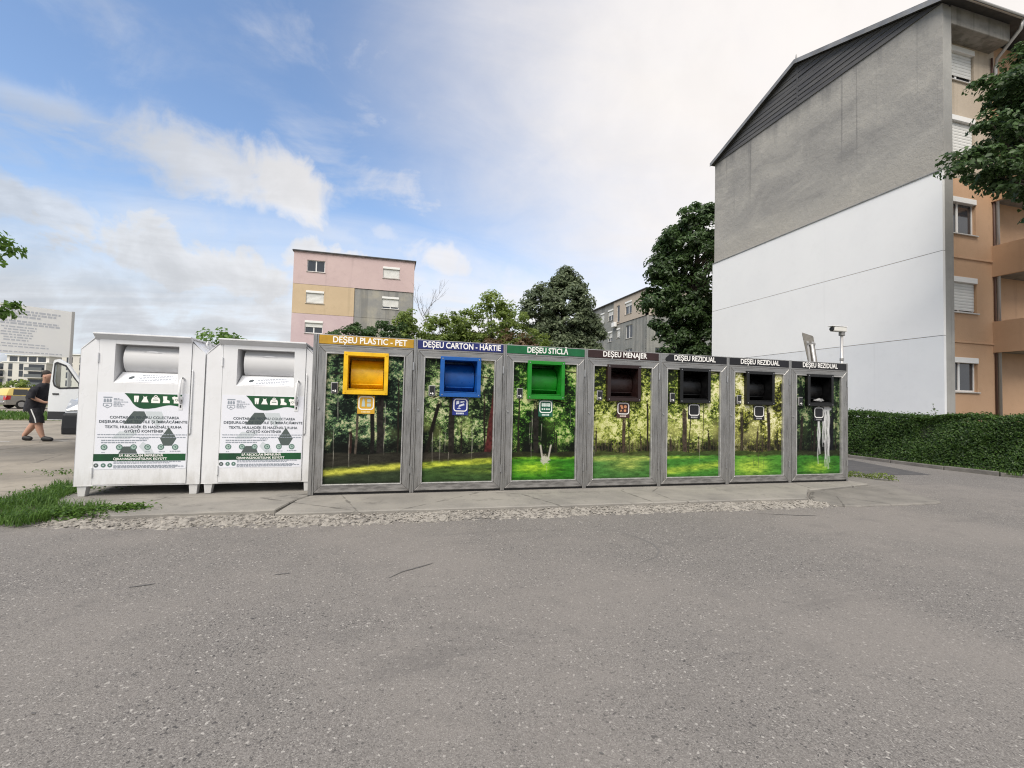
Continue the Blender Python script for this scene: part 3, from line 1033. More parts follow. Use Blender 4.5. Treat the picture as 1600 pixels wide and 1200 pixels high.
XC = [0.0, 0.022, 1.311, 1.333]
Y0, Z0, X0, WC = 6.827, 0.0566, -0.9633, 1.3329
PX0, PX1, PZ0, PZ1 = 0.132, 1.168, 0.142, 1.942
CX0, CX1, CZ0, CZ1 = 0.355, 0.955, 1.385, 1.975
IX0, IX1, IZ0, IZ1 = 0.412, 0.898, 1.447, 1.925


# ---- the printed woodland picture: colours of a flat print, painted point by point
def vnoise(h, w, gy, gx, rng):
    g = rng.random((gy + 2, gx + 2))
    yy = np.linspace(0, gy, h)
    xx = np.linspace(0, gx, w)
    yi, xi = yy.astype(int), xx.astype(int)
    yf, xf = (yy - yi)[:, None], (xx - xi)[None]
    yf, xf = yf * yf * (3 - 2 * yf), xf * xf * (3 - 2 * xf)
    a, b = g[np.ix_(yi, xi)], g[np.ix_(yi, xi + 1)]
    c, d = g[np.ix_(yi + 1, xi)], g[np.ix_(yi + 1, xi + 1)]
    return (a * (1 - xf) + b * xf) * (1 - yf) + (c * (1 - xf) + d * xf) * yf


def fb(h, w, gy, gx, rng, n=4, p=0.62):
    s, t, a = 0, 0, 1.0
    for k in range(n):
        s = s + a * vnoise(h, w, gy * 2 ** k, gx * 2 ** k, rng)
        t += a
        a *= p
    return s / t


def sm(x, a, b):
    t = np.clip((x - a) / (b - a), 0, 1)
    return t * t * (3 - 2 * t)


def lerp(a, b, t):
    return a * (1 - t[..., None]) + np.array(b) * t[..., None]


def woodland(i):
    rng = np.random.default_rng(100 + i)
    H, W = 300, 172
    v, u = np.meshgrid(np.linspace(0, 1, H), np.linspace(0, 1, W), indexing='ij')   # v up
    hi = fb(H, W, 36, 16, rng, 5, 0.95)
    md = fb(H, W, 7, 4, rng, 4, 0.6)
    lo = fb(H, W, 3, 2, rng, 3, 0.5)
    # palette: shadow, leaf, lit leaf, light behind
    pal = [((.012, .02, .016), (.05, .085, .055), (.16, .26, .13), (.50, .50, .30)),
           ((.012, .02, .012), (.06, .09, .045), (.19, .30, .11), (.55, .55, .33)),
           ((.010, .02, .008), (.04, .11, .025), (.17, .33, .06), (.55, .60, .28)),
           ((.016, .022, .010), (.11, .15, .03), (.40, .46, .09), (.70, .70, .34)),
           ((.018, .024, .010), (.10, .15, .03), (.38, .46, .08), (.84, .80, .46)),
           ((.024, .024, .012), (.14, .16, .03), (.48, .49, .11), (.88, .84, .54)),
           ((.010, .018, .012), (.035, .06, .035), (.10, .18, .07), (.35, .36, .22))][i]
    light = [0.30 + 0.22 * np.exp(-((v - .45) / .10) ** 2) + 0.25 * sm(u, .75, .95) * sm(v, .7, .9),
             0.36 + 0.25 * np.exp(-((v - .52) / .12) ** 2) + 0.28 * sm(u, .7, .95) * sm(v, .6, .85),
             0.36 + 0.26 * np.exp(-((u - .12) / .1) ** 2 - ((v - .85) / .12) ** 2) + .3 * sm(u, .8, 1) * sm(v, .75, .9) - 0.12 * np.exp(-((v - .55) / .1) ** 2),
             0.42 + 0.30 * np.exp(-((u - .55) / .5) ** 2 - ((v - .58) / .16) ** 2) - 0.16 * sm(v, .78, .95) * sm(u, .4, .1),
             0.40 + 0.28 * np.exp(-((u - .75) / .2) ** 2 - ((v - .62) / .28) ** 2) + .2 * np.exp(-((u - .35) / .2) ** 2 - ((v - .42) / .08) ** 2),
             0.42 + 0.45 * np.exp(-((u - .12) / .14) ** 2 - ((v - .82) / .25) ** 2) + .15 * np.exp(-((v - .6) / .15) ** 2),
             0.30 + 0.1 * np.exp(-((u - .85) / .12) ** 2 - ((v - .75) / .3) ** 2)][i]
    val = (hi - 0.5) * 3.3 + (md - 0.5) * 2.0 + (lo - .5) * 1.3 + light * 1.25 - [.18, .13, .10, .06, .04, .02, .19][i]
    C = np.zeros((H, W, 3)) + np.array(pal[0])
    C = lerp(C, pal[1], sm(val, 0.12, 0.42))
    C = lerp(C, pal[2], sm(val, 0.42, 0.78))
    C = lerp(C, pal[3], sm(val, 0.80, 1.05))
    # soft light between the trunks
    gcol = [(.22, .26, .12), (.28, .32, .12), (.16, .27, .06), (.46, .48, .16), (.52, .52, .20), (.56, .54, .24), (.10, .14, .06)][i]
    gk = np.exp(-((v - .43) / .10) ** 2) * sm(fb(H, W, 4, 5, rng, 3, .5), .38, .62) * (.35 + .35 * fb(H, W, 40, 18, rng, 3, .8))
    C = lerp(C, gcol, np.clip(gk * [.6, .8, .6, 1, 1, 1, .5][i], 0, 1))
    # understorey goes dark towards the foot of the trees
    gl = 0.235 + 0.008 * np.sin(u * 9)
    under = np.exp(-((v - gl - 0.03) / 0.065) ** 2) * (0.55 + 0.5 * vnoise(H, W, 6, 8, rng))
    C = lerp(C, (.012, .013, .012), np.clip(under, 0, .93))
    # trunks: x at foot, x at top, half width, top height, colour
    tr = [[(.40, .42, .016, .62, (.10, .085, .07)), (.62, .60, .030, .62, (.02, .019, .018)), (.72, .70, .050, .74, (.032, .029, .027)), (.33, .33, .022, .40, (.05, .03, .025))],
          [(.05, .22, .028, .66, (.02, .017, .014)), (.40, .40, .045, .72, (.035, .032, .026)), (.93, 1.04, .055, .72, (.10, .030, .030)), (.55, .54, .012, .45, (.03, .025, .02))],
          [(.38, .37, .045, .66, (.03, .028, .024)), (.12, .10, .015, .5, (.03, .03, .02)), (.70, .70, .012, .42, (.03, .03, .02))],
          [(.54, .54, .032, .55, (.075, .055, .04)), (.07, .07, .012, .42, (.05, .04, .03)), (.85, .83, .012, .4, (.06, .05, .03))],
          [(.36, .34, .045, .62, (.075, .058, .045)), (.84, .80, .02, .42, (.04, .035, .02)), (.10, .09, .018, .38, (.05, .04, .03)), (.62, .62, .012, .36, (.05, .04, .03))],
          [(.18, .17, .03, .60, (.05, .042, .03)), (.48, .50, .02, .45, (.06, .05, .03)), (.74, .72, .035, .66, (.045, .036, .028)), (.60, .62, .015, .4, (.05, .04, .03))],
          [(.12, .16, .03, .6, (.04, .034, .028)), (.78, .80, .07, .62, (.016, .018, .022)), (.42, .44, .03, .5, (.03, .027, .022))]][i]
    for q in range(2):
        xq = rng.uniform(.03, .97)
        tr = [(xq, xq + rng.uniform(-.04, .04), rng.uniform(.006, .016), rng.uniform(.45, .85), (.028, .023, .018))] + tr
    for (xa, xb, hw, tp, tc_) in tr:
        xc = xa + (xb - xa) * (v - .22) / max(.05, tp - .22) + .003 * np.sin(v * 21 + i)
        k = (1 - sm(np.abs(u - xc), hw * .75, hw * 1.1)) * (1 - sm(v + (hi - .5) * .25, tp - .03, tp + .05)) * sm(v, gl - .02, gl)
        bark = np.array(tc_) * (0.6 + 0.9 * vnoise(H, W, 60, 30, rng))[..., None]
        C = C * (1 - k[..., None]) + bark * k[..., None]
    # boughs across the top
    for q in range(5 if i in (0, 1, 4) else 2):
        y0, sl, x0 = rng.uniform(.62, .98), rng.uniform(-.25, .25), rng.uniform(0, .8)
        k = (1 - sm(np.abs(v - y0 - sl * (u - x0)), .004, .009)) * sm(u, x0, x0 + .04) * (1 - sm(u, x0 + .25, x0 + .4)) * .85
        C = lerp(C, (.02, .017, .013), k)
    if i in (3, 4, 5):   # pale fence at the foot of the wood
        k = ((np.sin(u * 120) > .55) & (v > gl) & (v < gl + .10)) * .45
        C = lerp(C, (.10, .075, .05), k.astype(float))
    # ground
    gd = [(.045, .043, .034), (.05, .045, .036), (.04, .045, .022), (.07, .09, .03), (.06, .09, .028), (.06, .09, .028), (.04, .05, .025)][i]
    grass = [(.05, .07, .04), (.06, .11, .04), (.05, .19, .025), (.075, .19, .05), (.07, .22, .04), (.08, .24, .04), (.055, .18, .035)][i]
    k = 1 - sm(v, gl - .008, gl + .004)
    rough = (fb(H, W, 60, 9, rng, 3, .7) - .5)
    gc = np.zeros((H, W, 3)) + np.array(gd)
    edge = [.135 + .02 * u, .165 + .012 * u, .195, .20, .20, .195, .19][i]
    gc = lerp(gc, grass, sm(edge - v + rough * .03, -.008, .015))
    sun = [np.exp(-((v - .085 - .045 * u) / .022) ** 2) * .95, np.exp(-((v - .135 - .03 * u) / .022) ** 2) * .9 + .2 * np.exp(-((v - .09) / .03) ** 2) * u,
           np.exp(-((v - .10) / .05) ** 2 - ((u - .35) / .3) ** 2) * .8 + np.exp(-((v - .185) / .012) ** 2) * .35, np.exp(-((v - .175) / .02) ** 2) * .6 + np.exp(-((v - .12) / .05) ** 2 - ((u - .6) / .25) ** 2) * .55,
           np.exp(-((v - .05 - .06 * u) / .03) ** 2) * .7 + np.exp(-((v - .18) / .012) ** 2) * .6 * (1 - u), np.exp(-((u - .4) / .3) ** 2 - ((v - .08) / .08) ** 2) * .75,
           np.exp(-((u - .5) / .25) ** 2 - ((v - .07) / .06) ** 2) * .6][i]
    sunc = [(.50, .50, .10), (.46, .52, .08), (.32, .52, .05), (.46, .52, .14), (.42, .56, .08), (.46, .62, .09), (.36, .52, .08)][i]
    gc = lerp(gc, sunc, np.clip(sun * (1 + rough * 1.5), 0, 1))
    gc = gc * (1 + rough[..., None] * 1.1)
    C = C * (1 - k[..., None]) + gc * k[..., None]
    # runs of dried liquid on the pane
    runs = [[(.16, .66, .46, .005), (.12, .44, .12, .004), (.32, .38, .13, .007), (.77, .64, .22, .005), (.57, .22, .12, .003)],
            [(.14, .40, .16, .006), (.24, .42, .15, .005), (.70, .45, .16, .006), (.32, .40, .24, .004), (.37, .24, .14, .004)],
            [(.31, .62, .18, .005), (.46, .48, .33, .005), (.28, .5, .3, .003), (.92, .6, .45, .003), (.56, .12, .05, .004)],
            [(.22, .36, .3, .004), (.05, .3, .2, .003)], [(.64, .3, .1, .003)], [(.42, .2, .03, .008), (.52, .24, .02, .008), (.62, .2, .04, .006)], []][i]
    for (x, ya, yb, w_) in runs:
        xx = x + .004 * np.sin(v * 17 + x * 40)
        k = (1 - sm(np.abs(u - xx), w_ * .25, w_ * .8 + .003)) * (v < ya) * (v > yb) * (.15 + .55 * vnoise(H, W, 30, 2, rng)) * (.4 + .6 * sm(v, yb, yb + .12))
        C = lerp(C, (.52, .50, .44) if i != 5 else (.10, .09, .06), k)
    if i == 2:           # pale splash
        d = np.hypot((u - .53) / .075, (v - .17) / .045)
        k = (1 - sm(d + (hi - .5) * 1.6, .6, .95)) * (.55 + .4 * vnoise(H, W, 50, 24, rng))
        C = lerp(C, (.62, .58, .50), np.clip(k, 0, 1))
        for sx_ in (-.05, .055):
            k = (1 - sm(np.abs(u - .53 - sx_ * (1 + (v - .2) * 6)), .008, .018)) * (v > .18) * (v < .30)
            C = lerp(C, (.55, .52, .45), k * .8)
    if i == 6:           # milky spill running from the chute
        for q in range(15):
            x = .50 + .26 * (rng.random() ** 1.2)
            w_ = rng.uniform(.005, .024)
            yb = rng.uniform(.02, .34)
            xx = x + .008 * np.sin(v * 30 + q)
            k = (1 - sm(np.abs(u - xx), w_ * .5, w_)) * (v < .70) * (v > yb) * np.clip(.95 - (.68 - v) * 1.0, .15, .95) * (.55 + .5 * vnoise(H, W, 22, 3, rng))
            C = lerp(C, (.72, .72, .72), np.clip(k, 0, 1))
        k = (1 - sm(np.hypot((u - .68) / .15, (v - .665) / .035) + (hi - .5), .6, 1.0)) * .9
        C = lerp(C, (.74, .74, .73), k)
    # dirt along the bottom
    C = C * (1 - .35 * (1 - sm(v, .0, .035))[..., None])
    C = C * (.82 + .36 * rng.random((H, W, 1))) * (.9 + .2 * (hi - .5)[..., None])
    C = .012 * (C / .012) ** 1.0 if False else np.where(C < .25, C * ((.55 + 1.8 * C) if i < 3 or i == 6 else (.75 + 1.0 * C)), C)
    return np.clip(C, .003, .9), u, v


pm = mat('printed_picture', (.5, .5, .5), 0.22, 0, 0.07)
t = NT(pm)
vc = t.n('ShaderNodeVertexColor')
vc.layer_name = 'print'
gr = t.noise(t.co('Object'), 180, 3, .7)
t.color(t.mix(t.ramp(gr, .3, .7, 0, .22), vc.outputs[0], (.02, .02, .018)))
t.rough(t.ramp(t.noise(t.co('Object'), 7, 4), .3, .7, .2, .42))
M['picture'] = pm


def picture_panel(i, parent):
    C, u, v = woodland(i)
    H, W = u.shape
    x = PX0 + u * (PX1 - PX0)
    z = PZ0 + v * (PZ1 - PZ0)
    V = np.stack([x, np.full_like(x, 0.028), z], -1).reshape(-1, 3)
    a = (np.arange(H - 1)[:, None] * W + np.arange(W - 1)[None])
    keep = ~((x[:-1, :-1] > IX0 - .035) & (x[1:, 1:] < IX1 + .035) & (z[:-1, :-1] > IZ0 - .04) & (z[1:, 1:] < IZ1 + .03))
    a = a[keep]
    F = np.stack([a, a + 1, a + W + 1, a + W], -1)
    me = bpy.data.meshes.new('picture_panel')
    me.from_pydata(V.tolist(), [], F.tolist())
    ca_ = me.color_attributes.new('print', 'FLOAT_COLOR', 'POINT')
    ca_.data.foreach_set('color', np.concatenate([C, np.ones((H, W, 1))], -1).astype(np.float32).ravel())
    me.materials.append(M['picture'])
    o = bpy.data.objects.new('picture_panel', me)
    COL.objects.link(o)
    o.parent = parent
    return o


def mitred(x0, x1, z0, z1, w, y0, y1, name, ma, mr, parent, bev=0.004):
    ox = [(x0, z0), (x1, z0), (x1, z1), (x0, z1)]
    ix = [(x0 + w, z0 + w), (x1 - w, z0 + w), (x1 - w, z1 - w), (x0 + w, z1 - w)]
    res = []
    for k in range(4):
        q = (k + 1) % 4
        o = MB().prism([ox[k], ox[q], ix[q], ix[k]], y0, y1).build(name, (M['alu_low'] if k == 0 and name == 'door_frame' else mr) if k in (0, 2) else ma, parent, bevel=bev)
        res.append(o)
    return res


def rounded(x0, x1, z0, z1, r, n=5):
    out = []
    for cx, cz, a in ((x1 - r, z0 + r, -90), (x1 - r, z1 - r, 0), (x0 + r, z1 - r, 90), (x0 + r, z0 + r, 180)):
        for k in range(n + 1):
            t_ = R(a + 90 * k / n)
            out.append((cx + r * math.cos(t_), cz + r * math.sin(t_)))
    return out


def ring_poly(b, outer, inner, y):
    n = len(outer)
    b.add([(p[0], y, p[1]) for p in outer] + [(p[0], y, p[1]) for p in inner], [(k, (k + 1) % n, (k + 1) % n + n, k + n) for k in range(n)])
    return b


def chute(parent, m, md, i):
    """framed hopper with a turning drum"""
    b = MB()
    o_ = [(CX0, CZ0), (CX1, CZ0), (CX1, CZ1), (CX0, CZ1)]
    i_ = [(IX0, IZ0), (IX1, IZ0), (IX1, IZ1), (IX0, IZ1)]
    yf, yb = -0.040, 0.42
    for k in range(4):
        q = (k + 1) % 4
        b.add([(o_[k][0], yf, o_[k][1]), (o_[q][0], yf, o_[q][1]), (i_[q][0], yf, i_[q][1]), (i_[k][0], yf, i_[k][1])], [(0, 1, 2, 3)])
        b.add([(o_[k][0], yf, o_[k][1]), (o_[q][0], yf, o_[q][1]), (o_[q][0], .03, o_[q][1]), (o_[k][0], .03, o_[k][1])], [(3, 2, 1, 0)])
    hf = b.build('chute_frame', m, parent, bevel=0.004)
    r = MB()
    for k in range(4):
        q = (k + 1) % 4
        r.add([(i_[k][0], yf + .003, i_[k][1]), (i_[q][0], yf + .003, i_[q][1]), (i_[q][0], yb, i_[q][1]), (i_[k][0], yb, i_[k][1])], [(0, 1, 2, 3)])
    r.add([(p[0], yb, p[1]) for p in i_], [(0, 1, 2, 3)])
    r.build('chute_well', m, parent)
    d = MB()
    cz, cy, rad, xa, xb = 1.66, 0.37, 0.235, IX0 + .03, IX1 - .012
    n = 26
    arc = [(cy + rad * math.cos(R(100 + 160 * k / n)), cz + rad * math.sin(R(100 + 160 * k / n))) for k in range(n + 1)]
    vs = [(xa, p[0], p[1]) for p in arc] + [(xb, p[0], p[1]) for p in arc]
    d.add(vs, [(k, k + 1, k + n + 2, k + n + 1) for k in range(n)])
    d.add([(xa, p[0], p[1]) for p in arc], [tuple(range(n + 1))])
    d.add([(xb, p[0], p[1]) for p in arc], [tuple(range(n, -1, -1))])
    smooth_by_angle(d.build('drum', m, parent))
    MB().box(xa + .015, xb - .015, cy - rad * .87 - .05, cy - rad * .87 + .02, 1.525, 1.538).build('drum_handle', m, parent, bevel=.003)
    MB().box(IX0 + .006, IX1 - .006, yf + .01, .12, IZ0 + .004, IZ0 + .016).build('drum_stop', m, parent, bevel=.003)
    for (x, z) in ((CX0 + .03, CZ0 + .03), (CX1 - .03, CZ0 + .03), (CX0 + .03, CZ1 - .03), (CX1 - .03, CZ1 - .03)):
        MB().tube([(x, yf + .002, z), (x, yf - .006, z)], .009, 8).build('bolt', M['steel'] if i != 0 else md, hf)
    return hf


SIGN = [('DEȘEU PLASTIC - PET', 1.00, .70, srgb(184, 142, 38), srgb(235, 186, 18), (.35, .22, .01)),
        ('DEȘEU CARTON - HÂRTIE', 1.16, .675, srgb(33, 42, 104), srgb(16, 84, 160), (.3, .3, .3)),
        ('DEȘEU STICLĂ', .67, .675, srgb(22, 96, 56), srgb(24, 128, 30), (.3, .3, .3)),
        ('DEȘEU MENAJER', .79, .675, srgb(52, 34, 33), srgb(40, 24, 22), (.3, .3, .3)),
        ('DEȘEU REZIDUAL', .81, .66, srgb(28, 28, 32), srgb(9, 9, 10), (.3, .3, .3)),
        ('DEȘEU REZIDUAL', .83, .665, srgb(28, 28, 32), srgb(9, 9, 10), (.3, .3, .3)),
        ('DEȘEU REZIDUAL', .81, .675, srgb(28, 28, 32), srgb(9, 9, 10), (.3, .3, .3))]
CLAB = ['aluminium recycling cabinet with yellow sign and yellow chute', 'aluminium recycling cabinet with dark blue sign and blue chute',
        'aluminium recycling cabinet with green sign and green chute', 'aluminium waste cabinet with brown sign and dark brown chute',
        'aluminium waste cabinet with black sign torn at its corner and black chute', 'aluminium waste cabinet with black chute, second from the right end, brightest woodland picture',
        'aluminium waste cabinet at the right end with black chute and white spill']
SHARED = {}


def cabinet(i):
    txt, tw_, tx, csign, cch, cbolt = SIGN[i]
    root = empty('waste_cabinet', (X0 + WC * i, Y0, Z0), 0, label=CLAB[i], cat='waste cabinet', group='row of seven waste cabinets')
    if i == 0:
        b = MB().box(.012, 1.321, .06, .075, .02, .05)
        b.box(.004, .016, .05, 1.25, .012, 2.2).box(1.317, 1.329, .05, 1.25, .012, 2.2).box(.016, 1.317, 1.238, 1.25, .012, 2.2).box(.016, 1.317, .05, 1.238, 2.188, 2.2).box(.016, 1.317, .05, 1.238, .012, .03)
        body = b.build('cabinet_body', M['sheet'], root)
        posts = [MB().box(.001, .024, -.004, .07, 0.0, 2.207).build('post', M['alu'], root, bevel=.003), MB().box(1.298, 1.332, -.004, .07, 0.0, 2.207).build('post', M['alu'], root, bevel=.003)]
        rails = [MB().box(.024, 1.298, -.002, .07, 2.048, 2.072).build('rail', M['alu_rail'], root, bevel=.003), MB().box(.024, 1.298, 0, .07, 2.196, 2.206).build('rail', M['alu_edge'], root)]
        door = mitred(.028, 1.292, .032, 2.044, .105, -.012, .045, 'door_frame', M['alu'], M['alu_rail'], root, .006)
        bead = mitred(.118, 1.182, .128, 1.956, .017, -.019, .03, 'glazing_bead', M['alu_edge'], M['alu_edge'], root, .004)
        hg = [MB().tube([(1.300, -.016, z), (1.300, -.016, z + .11)], .011, 8).build('hinge', M['steel'], root) for z in (.28, 1.76)]
        kn = [MB().tube([(.052, -.012, 1.187), (.052, -.03, 1.187)], [.016, .013], 10).build('lock', M['steel'], root)]
        sk = [MB().box(.03, 1.29, .02, .06, .0, .03).build('gap_shade', M['black'], root)]  # black strip in the gap, stands in for the contact shadow below the door
        SHARED['parts'] = [body] + posts + rails + door + bead + hg + kn + sk
    else:
        for p in SHARED['parts']:
            clone(p, root)
    if i == 0:
        MB().box(-.048, -.003, -.004, .09, 0, 2.205).build('end_post', M['alu'], root, bevel=.004)
        MB().box(-.044, -.004, .09, 1.25, 0.01, 2.19).build('end_panel', M['sheet'], root)
    sm_ = worn('sign_%d' % i, csign, tuple(k * .72 for k in csign), 5, .45)
    if i == 4:
        pl = [(.11, 2.076), (1.296, 2.076), (1.296, 2.194), (.17, 2.194), (.14, 2.165), (.105, 2.14), (.09, 2.105)]
        MB().box(.026, 1.296, .002, .03, 2.074, 2.195).build('sign_backing', M['alu_rail'], root)
        sg = MB().prism(pl, -.006, .001).build('header_sign', sm_, root)
    else:
        sg = MB().box(.026, 1.296, -.006, .03, 2.074, 2.195).build('header_sign', sm_, root, bevel=.002)
    lettering(txt, .120, M['white_print'], sg, tx, -.0075, 2.135, bold=.02, width=tw_)
    picture_panel(i, root)
    cm = worn('chute_%d' % i, cch, tuple(k * .75 for k in cch), 6, .38, spec=.5)
    chute(root, cm, cm, i)
    # card reader
    rd = MB().prism([(.197, 1.392), (.29, 1.392), (.29, 1.546), (.197, 1.546)], .008, .03).build('card_reader', M['alu_edge'], root, bevel=.004)
    MB().prism([(.208, 1.402), (.281, 1.402), (.281, 1.536), (.208, 1.536)], .003, .01).build('reader_window', M['glass_black'], rd)
    b = MB().disc(.228, 1.43, .010, .0015, 10).flat([(.245, 1.418), (.262, 1.410), (.268, 1.428), (.252, 1.45)], .0015)
    b.build('reader_symbol', M['white_print'], rd)
    # sticker with pictogram
    stc = mat('sticker_%d' % i, [srgb(196, 152, 40), srgb(30, 44, 118), srgb(18, 84, 62), srgb(64, 40, 36), srgb(24, 24, 28), srgb(24, 24, 28), srgb(24, 24, 28)][i], .45)
    sx0, sx1, sz0, sz1 = .553, .785, 1.118, 1.372
    sk = MB().prism([(sx0, sz0), (sx1, sz0), (sx1, sz1), (sx0, sz1)], .018, .027).build('sticker', stc, root)
    o1 = rounded(sx0 + .012, sx1 - .012, sz0 + .055, sz1 - .01, .045)
    i1 = rounded(sx0 + .026, sx1 - .026, sz0 + .069, sz1 - .024, .034)
    ring_poly(MB(), o1, i1, .0165).build('outline', M['white_print'], sk)
    b = MB()
    xm, zm = (sx0 + sx1) / 2, sz0 + .15
    if i == 0:
        b.flat([(xm - .06, zm - .05), (xm - .015, zm - .05), (xm - .02, zm + .02), (xm - .03, zm + .06), (xm - .045, zm + .06), (xm - .055, zm + .02)], .0165)
        b.flat(rounded(xm + .01, xm + .065, zm - .05, zm - .005, .01), .0165).flat(rounded(xm + .012, xm + .06, zm + .01, zm + .055, .008), .0165)
    elif i == 1:
        b.flat([(xm - .065, zm + .005), (xm - .02, zm + .02), (xm - .02, zm + .065), (xm - .06, zm + .06)], .0165).flat([(xm, zm + .03), (xm + .06, zm + .045), (xm + .055, zm + .06), (xm, zm + .055)], .0165)
        b.flat([(xm - .03, zm - .03), (xm + .06, zm + .0), (xm + .05, zm + .025), (xm - .02, zm + .0)], .0165).flat([(xm - .055, zm - .055), (xm + .01, zm - .055), (xm - .02, zm - .035)], .0165)
    elif i == 2:
        for q, (px_, w_) in enumerate(((-.055, .012), (-.02, .02), (.02, .012), (.055, .018))):
            b.flat(rounded(xm + px_ - w_, xm + px_ + w_, zm + .005, zm + .06, .008), .0165)
            b.disc(xm + px_, zm - .035, .014, .0165, 10)
    elif i == 3:
        b.flat([(xm - .06, zm + .05), (xm - .02, zm + .06), (xm + .0, zm + .0), (xm - .03, zm - .01)], .0165).disc(xm + .035, zm + .03, .026, .0165, 12).disc(xm + .03, zm - .035, .022, .0165, 12).flat([(xm - .06, zm - .05), (xm - .02, zm - .045), (xm - .04, zm - .015)], .0165)
    if b.v:
        b.build('pictogram', mat('pict_%d' % i, [(.42, .50, .48), (.6, .63, .7), (.62, .72, .66), (.55, .25, .12)][min(i, 3)], .5), sk)
    b = MB()
    x = xm - .06
    while x < xm + .055:
        w_ = random.uniform(.008, .018)
        b.flat([(x, sz0 + .014), (x + w_, sz0 + .014), (x + w_, sz0 + .038), (x, sz0 + .038)], .0165)
        x += w_ + .006
    tag(b.build('small_print', mat('print_%d' % i, [(.75, .6, .3), (.6, .65, .7), (.6, .7, .65), (.6, .5, .45), (.45, .45, .45), (.45, .45, .45), (.3, .3, .3)][i], .5), sk), kind='stuff')
    return root


for i in range(7):
    cabinet(i)
# a crumpled bag left in the last chute
b = MB()
gg = random.Random(4)
n1, n2 = 9, 6
vs = []
for a in range(n1):
    for c in range(n2):
        th, ph = 2 * PI * a / n1, PI * c / (n2 - 1)
        rr = gg.uniform(.6, 1.15)
        vs.append((.17 * math.sin(ph) * math.cos(th) * rr, .07 * math.sin(ph) * math.sin(th) * rr, .045 * math.cos(ph) * rr))
b.add(vs, [(a * n2 + c, a * n2 + c + 1, ((a + 1) % n1) * n2 + c + 1, ((a + 1) % n1) * n2 + c) for a in range(n1) for c in range(n2 - 1)])
bag = b.build('crumpled_wrapper', worn('wrapper', (.45, .45, .45), (.12, .12, .12), 14, .5), None, loc=(X0 + WC * 6 + .70, Y0 + .045, Z0 + 1.447 + .052))
bag.scale = (.8, .8, .8)
tag(bag, 'crumpled grey wrapper lying in the chute above the white spill', 'litter')

# ================================================================== textile containers
M['white'] = worn('white_coat', (0.68, 0.685, 0.70), (0.61, 0.61, 0.61), 2.5, .38, amt=(.45, .8), spec=.4)
NW = NT(M['white'])
_c = NW.b.inputs['Base Color'].links[0].from_socket
_sp = NW.n('ShaderNodeSeparateXYZ')
NW.t.links.new(NW.co('World'), _sp.inputs[0])
_h = NW.math('ADD', _sp.outputs[2], NW.math('MULTIPLY', NW.noise(NW.co('World', (3, 3, 1)), 4.0, 6, .7), .8))
_c = NW.mix(NW.ramp(_h, .86, .45, 0, .42), _c, (.36, .34, .30))
_c = NW.mix(NW.ramp(NW.noise(NW.co('World', (7, 7, .5)), 3.0, 5, .65), .60, .76, 0, .28), _c, (.42, .41, .39))
_c = NW.mix(NW.ramp(NW.noise(NW.co('World'), 26.0, 3, .6), .73, .78, 0, .5), _c, (.34, .32, .29))
NW.color(_c)
M['inner_white'] = mat('inner_white', (.62, .62, .625), .45)
M['poster'] = mat('poster_vinyl', (.70, .71, .765), .42)
M['p_green'] = worn('poster_green', (.010, .035, .022), (.010, .085, .026), 1.2, .45, stretch=(1.2, .1, .1), amt=(.3, .7))
M['p_dark'] = mat('poster_slate', (.075, .095, .09), .45)
M['p_pale'] = mat('poster_pale', (.52, .56, .58), .45)
M['p_text'] = mat('poster_text', (.035, .05, .06), .5)
M['p_small'] = mat('poster_small', (.26, .29, .33), .5)
M['p_circ'] = mat('poster_circle', (.09, .17, .14), .5)
M['p_circ2'] = mat('poster_circle_light', (.32, .42, .38), .5)
SEAM = mat('seam', (.18, .18, .19), .8)


